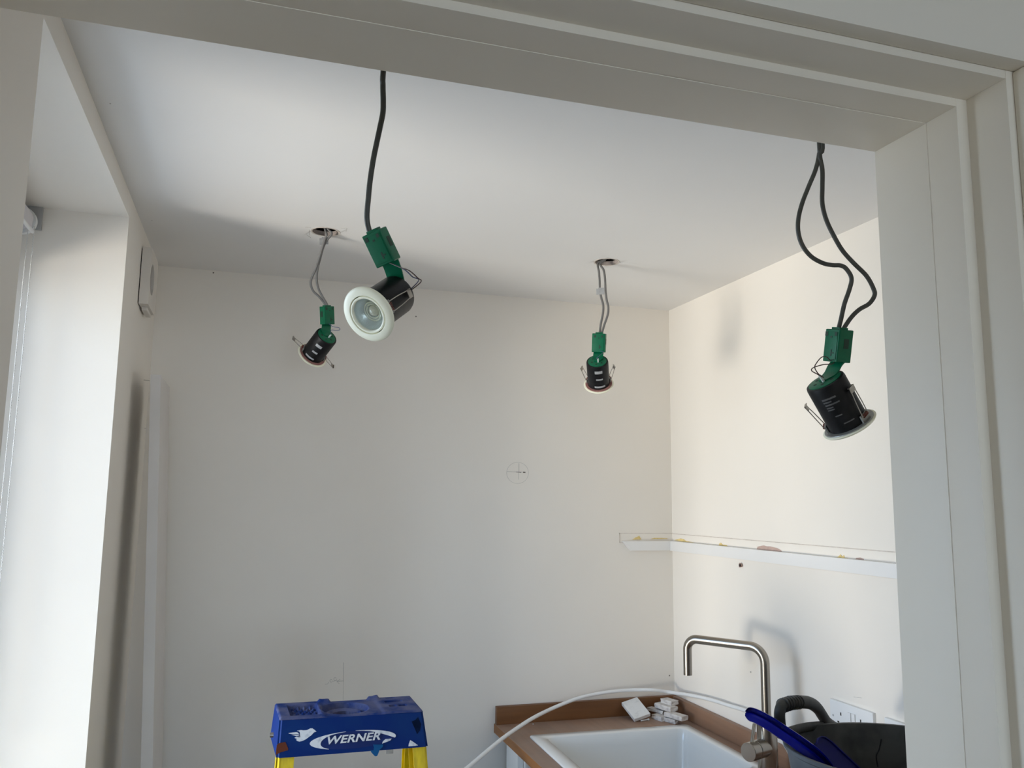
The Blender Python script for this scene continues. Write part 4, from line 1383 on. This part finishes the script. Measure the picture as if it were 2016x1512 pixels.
    def decal(name, z0, z1, a0, a1, m):
        bm = NB(); n_ = 8; rr_ = RC + .0003; rows_ = []
        for zz, q in ((z0, rr_ - .0006), (z0, rr_), (z1, rr_), (z1, rr_ - .0006)):
            rows_.append([bm.verts.new((q * math.cos(ph0 + a0 + (a1 - a0) * k / n_), q * math.sin(ph0 + a0 + (a1 - a0) * k / n_), zz)) for k in range(n_ + 1)])
        for A_, B__ in zip(rows_[:-1], rows_[1:]):
            for k in range(n_): bm.faces.new((A_[k], A_[k + 1], B__[k + 1], B__[k]))
        return finish(bm, name, m, root, local=True, smooth=30)
    for (z0, z1, a0, a1) in stickers: decal('rating_sticker', z0, z1, a0, a1, M['sticker'])
    if print_:
        for (z0, z1, a0, a1) in print_: decal('printed_line', z0, z1, a0, a1, M['print'])
    # connection box
    bd = bdepth or depth
    BC = dep(box[0], box[1], bd)
    rn2 = (BC - EYE).normalized(); rx2 = (CR - rn2 * CR.dot(rn2)).normalized(); ry2 = rn2.cross(rx2)
    bv = V((boxdir[0], boxdir[1], 0)).normalized()
    DL = (rx2 * bv.x + ry2 * bv.y).normalized()           # long axis, pointing down
    SX = (rx2 * bv.y - ry2 * bv.x).normalized()           # across, to the right
    NZ = -rn2
    a_ = math.radians(boxrot)
    SX, NZ = SX * math.cos(a_) - NZ * math.sin(a_) * -1, NZ * math.cos(a_) - SX * math.sin(a_)
    bm = NB(); obox(bm, BC, SX, DL, NZ, box_w, box_l, box_t)
    bx_o = finish(bm, 'connection_box', M['green'], root, bevel=.0032, seg=3)
    W_ = world_of(root)
    # cover lip, slots
    bm = NB()
    obox(bm, BC + NZ * (box_t / 2 + .0002), SX, DL, NZ, box_w * .80, box_l * .84, .0016)
    finish(bm, 'box_cover', M['green'], bx_o, bevel=.0006)
    bm = NB()
    ff = box_t / 2 + .0011
    for (x, y, w, h_) in ((-.011, -.019, .006, .007), (.010, -.019, .005, .006), (.0, -.014, .004, .003), (.003, .012, .0028, .011), (.0065, .012, .004, .0025)):
        obox(bm, BC + NZ * ff + SX * x + DL * y, SX, DL, NZ, w, h_, .0007)
    for sg in (-1, 1):
        obox(bm, BC + SX * (sg * (box_w / 2 + .0002)) + DL * -.004 + NZ * -.001, SX, DL, NZ, .0007, .016, .010)
    finish(bm, 'box_slot', M['greend'], bx_o, smooth=0)
    bm = NB()
    obox(bm, BC + DL * (-box_l / 2 - .0015), SX, DL, NZ, box_w * .55, .004, box_t * .6)
    finish(bm, 'cable_gland', M['green'], bx_o, bevel=.001)
    # strap from box down to the end cap
    capc = mw @ V((0, 0, LC + .0025))
    s0 = BC + DL * (box_l / 2 - .006) - NZ * (box_t / 2 - .006)
    updir = (s0 - capc); updir -= A * updir.dot(A); updir = updir.normalized() if updir.length > 1e-4 else Yl
    side_ = A.cross(updir).normalized()
    if side_.dot(SX) < 0: side_ = -side_
    s3 = capc - updir * .004; s2 = capc + updir * .018; s1 = s0.lerp(s2, .5) + A * .002
    bm = NB()
    pathp = spline([s0, s1, s2, s3], 5); rows_ = []
    for i, p_ in enumerate(pathp):
        t_ = i / (len(pathp) - 1)
        sd_ = (SX * (1 - t_) + side_ * t_).normalized()
        tn_ = (pathp[min(i + 1, len(pathp) - 1)] - pathp[max(i - 1, 0)]).normalized(); nn_ = sd_.cross(tn_).normalized()
        w_ = (.0150 if t_ < .8 else .0150 * (1 - (t_ - .8) * 2.2))
        rows_.append([bm.verts.new(p_ + sd_ * (w_ * x) + nn_ * y) for x, y in ((-1, -.0011), (1, -.0011), (1, .0011), (-1, .0011))])
    for A_, B__ in zip(rows_[:-1], rows_[1:]):
        for k in range(4): bm.faces.new((A_[k], A_[(k + 1) % 4], B__[(k + 1) % 4], B__[k]))
    bm.faces.new(rows_[0]); bm.faces.new(rows_[-1])
    finish(bm, 'strap', M['green'], root, smooth=40)
    # thin wires with a sleeve into the cap
    slv = capc + side_ * .004 - updir * .006
    for k, (mm, lp) in enumerate(loops or []):
        bm = NB()
        tube(bm, [BC + DL * (box_l / 2 - .004) + NZ * (box_t * .2)] + [dep(u, v, dd2) for u, v, dd2 in lp] + [slv + A * .011], .00085, n=7)
        finish(bm, 'lamp_wire', M[mm], root, smooth=60)
    bm = NB(); tube(bm, [slv - A * .001, slv + A * .012 + updir * -.001], .0023, n=10, smooth=False); finish(bm, 'wire_sleeve', M['sleeve'], root)
    # mains cable(s)
    hd = None
    top = V((hole[0], hole[1], H))
    topd = (top - EYE).dot(CF)
    for ci, pts_ in enumerate(cables):
        P_ = [top + V((.012 * (ci - .3), .0, .10)), top + V((.006 * (ci - .5), 0, .02))]
        n_ = len(pts_)
        v0, v1 = pts_[0][1], pts_[-1][1]
        for (u, v) in pts_:
            t_ = (v - v0) / (v1 - v0)
            d0 = topd_at(top, pts_[0])
            P_.append(dep(u, v, d0 + (bd - d0) * min(1, max(0, t_))))
        P_.append(BC - DL * (box_l / 2 - .004) + SX * (.004 * (ci * 2 - 1) if len(cables) > 1 else 0))
        bm = NB(); tube(bm, P_, flat_w, n=12, sub=5, flat=flat, side=(EYE - BC).normalized())
        finish(bm, 'cable', M['cable_dk'] if dark_cable else M['cable'], root, smooth=60)
    if tape:
        c = dep(tape[0], tape[1], tape[2]); bm = NB()
        obox(bm, c, rx2, ry2, rn2, .018, .020, .0075); obox(bm, c - rx2 * .012 + ry2 * .002, rx2, ry2, rn2, .007, .018, .001)
        finish(bm, 'tape_tag', M['tape'], root, bevel=.0008)
    return root


def topd_at(top, p):
    # depth of the picture ray through p where it is closest to the vertical below the hole
    d_ = ray(*p); t = ((top.x - EYE.x) * d_.x + (top.y - EYE.y) * d_.y) / (d_.x ** 2 + d_.y ** 2)
    return t


downlight('downlight facing the camera with its cream bezel and lens showing, nearest on the left', (725, 619.5), 1.275, (.82, -.57), -.757,
          (751, 487), (.41, .91), 28,
          [[(755, 135.5), (753.8, 167.6), (754.5, 198.6), (753.8, 222), (748.6, 248.6), (741.4, 282), (734.3, 317.6), (728.3, 358), (724.8, 393.8), (722.4, 424.8), (724.8, 446), (730.7, 461)]],
          holes[2], [('15', 1, .052), ('195', 20, .046)], True, False, bdepth=1.30, flat_w=.0042, flat=.6,
          loops=[('wire_brown', [(789, 527, 1.27), (806, 533, 1.26), (822, 547, 1.26), (828, 556, 1.28)]), ('wire_blue', [(795, 530, 1.27), (812, 545, 1.27), (824, 553, 1.29)])])
downlight('downlight hanging far left of the back row, splayed clips, over the ladder', (614, 700), 2.43, (.6, -.8), .60,
          (644, 621), (.02, 1), -36,
          [[(643, 461), (641.5, 466), (636, 483), (630, 503), (622, 528), (613.4, 548), (611.8, 559.5), (616.7, 573), (628, 584), (639, 598)],
           [(653, 459), (646, 469.5), (637, 485), (630, 510), (624.6, 532.5), (623.5, 550.5), (627, 568.5), (634.7, 584), (643, 598)]],
          holes[0], [(172, 72, .034), (-5, 118, .034)], False, True, stickers=[(.060, .069, -.30, .30), (.036, .042, -.22, .3), (.012, .017, -.55, .35)],
          bdepth=2.40, flat_w=.0033, flat=.6, tape=(640, 474, 2.36), loops=[('wire_blue', [(655, 643, 2.36), (667, 645, 2.35), (669, 649, 2.34), (662, 651, 2.34), (652, 650, 2.34)])], box_l=.052)
downlight('downlight hanging straight down in the middle of the back wall, clips folded up', (1179, 757), 2.50, (-.07, -1), .62,
          (1179.5, 675), (-.03, 1), 8,
          [[(1177.4, 518), (1179, 535), (1180.5, 552), (1181, 571), (1183.7, 585.8), (1187.5, 600.6), (1186.9, 617.6), (1182.6, 638.7), (1180.5, 655.7)],
           [(1181.6, 519), (1188, 530.8), (1191, 547.7), (1192, 571), (1194.3, 590), (1197.5, 604.9), (1196.4, 619.7), (1190, 638.7), (1184.8, 655.7)]],
          holes[1], [(160, 22, .036), (20, 22, .036)], False, True, stickers=[(.064, .074, -.30, .40), (.040, .045, -.22, .4), (.012, .018, -.4, .6)],
          bdepth=2.47, flat_w=.0034, flat=.6, tape=(1184, 573, 2.52), loops=[('wire_blue', [(1188, 693, 2.44), (1180, 700, 2.42), (1174, 706, 2.42)])], box_w=.040, box_l=.056)
downlight('downlight hanging on two looped dark cables by the doorway jamb, right', (1673, 837), 1.37, (-.45, -.89), .367,
          (1650, 681), (-.08, 1), 47,
          [[(1612.5, 276), (1612.5, 304), (1605.5, 334.5), (1591.7, 368), (1579, 401), (1571.7, 431.7), (1572, 459.5), (1580.5, 484.5), (1597, 505), (1619.5, 517.8), (1639, 522), (1655.5, 522.8), (1666.7, 530), (1676.4, 548), (1672, 570.6), (1662.5, 598), (1655.5, 629)],
           [(1619.5, 276), (1614, 304), (1619, 334.5), (1619, 368), (1619, 401), (1626.4, 431.7), (1640.3, 462), (1658.3, 492.8), (1680.5, 517.8), (1705.5, 542.8), (1719.4, 567.8), (1721.7, 581.7), (1711, 598), (1691.7, 609.5), (1675, 626)]],
          holes[3], [(178, 14, .040), (-28, 3, .046)], True, False, bdepth=1.37, flat_w=.0036, flat=.6,
          print_=[(.066, .069, -.62, .10), (.061, .0635, -.62, -.2), (.056, .0585, -.6, .15), (.051, .053, -.6, -.25), (.047, .049, -.6, -.25), (.034, .036, -.4, -.05), (.018, .020, -.2, .35)],
          loops=[('wire_brown', [(1634, 709, 1.355), (1628, 703, 1.35), (1618, 703, 1.34), (1608, 714, 1.335), (1604, 724, 1.33), (1612, 737, 1.33), (1621, 743, 1.335)]),
                 ('wire_brown', [(1640, 716, 1.35), (1620, 718, 1.345), (1601, 724, 1.335), (1598, 730, 1.33), (1608, 736, 1.33), (1620, 742, 1.335)])], box_w=.033, box_t=.030, box_l=.054)
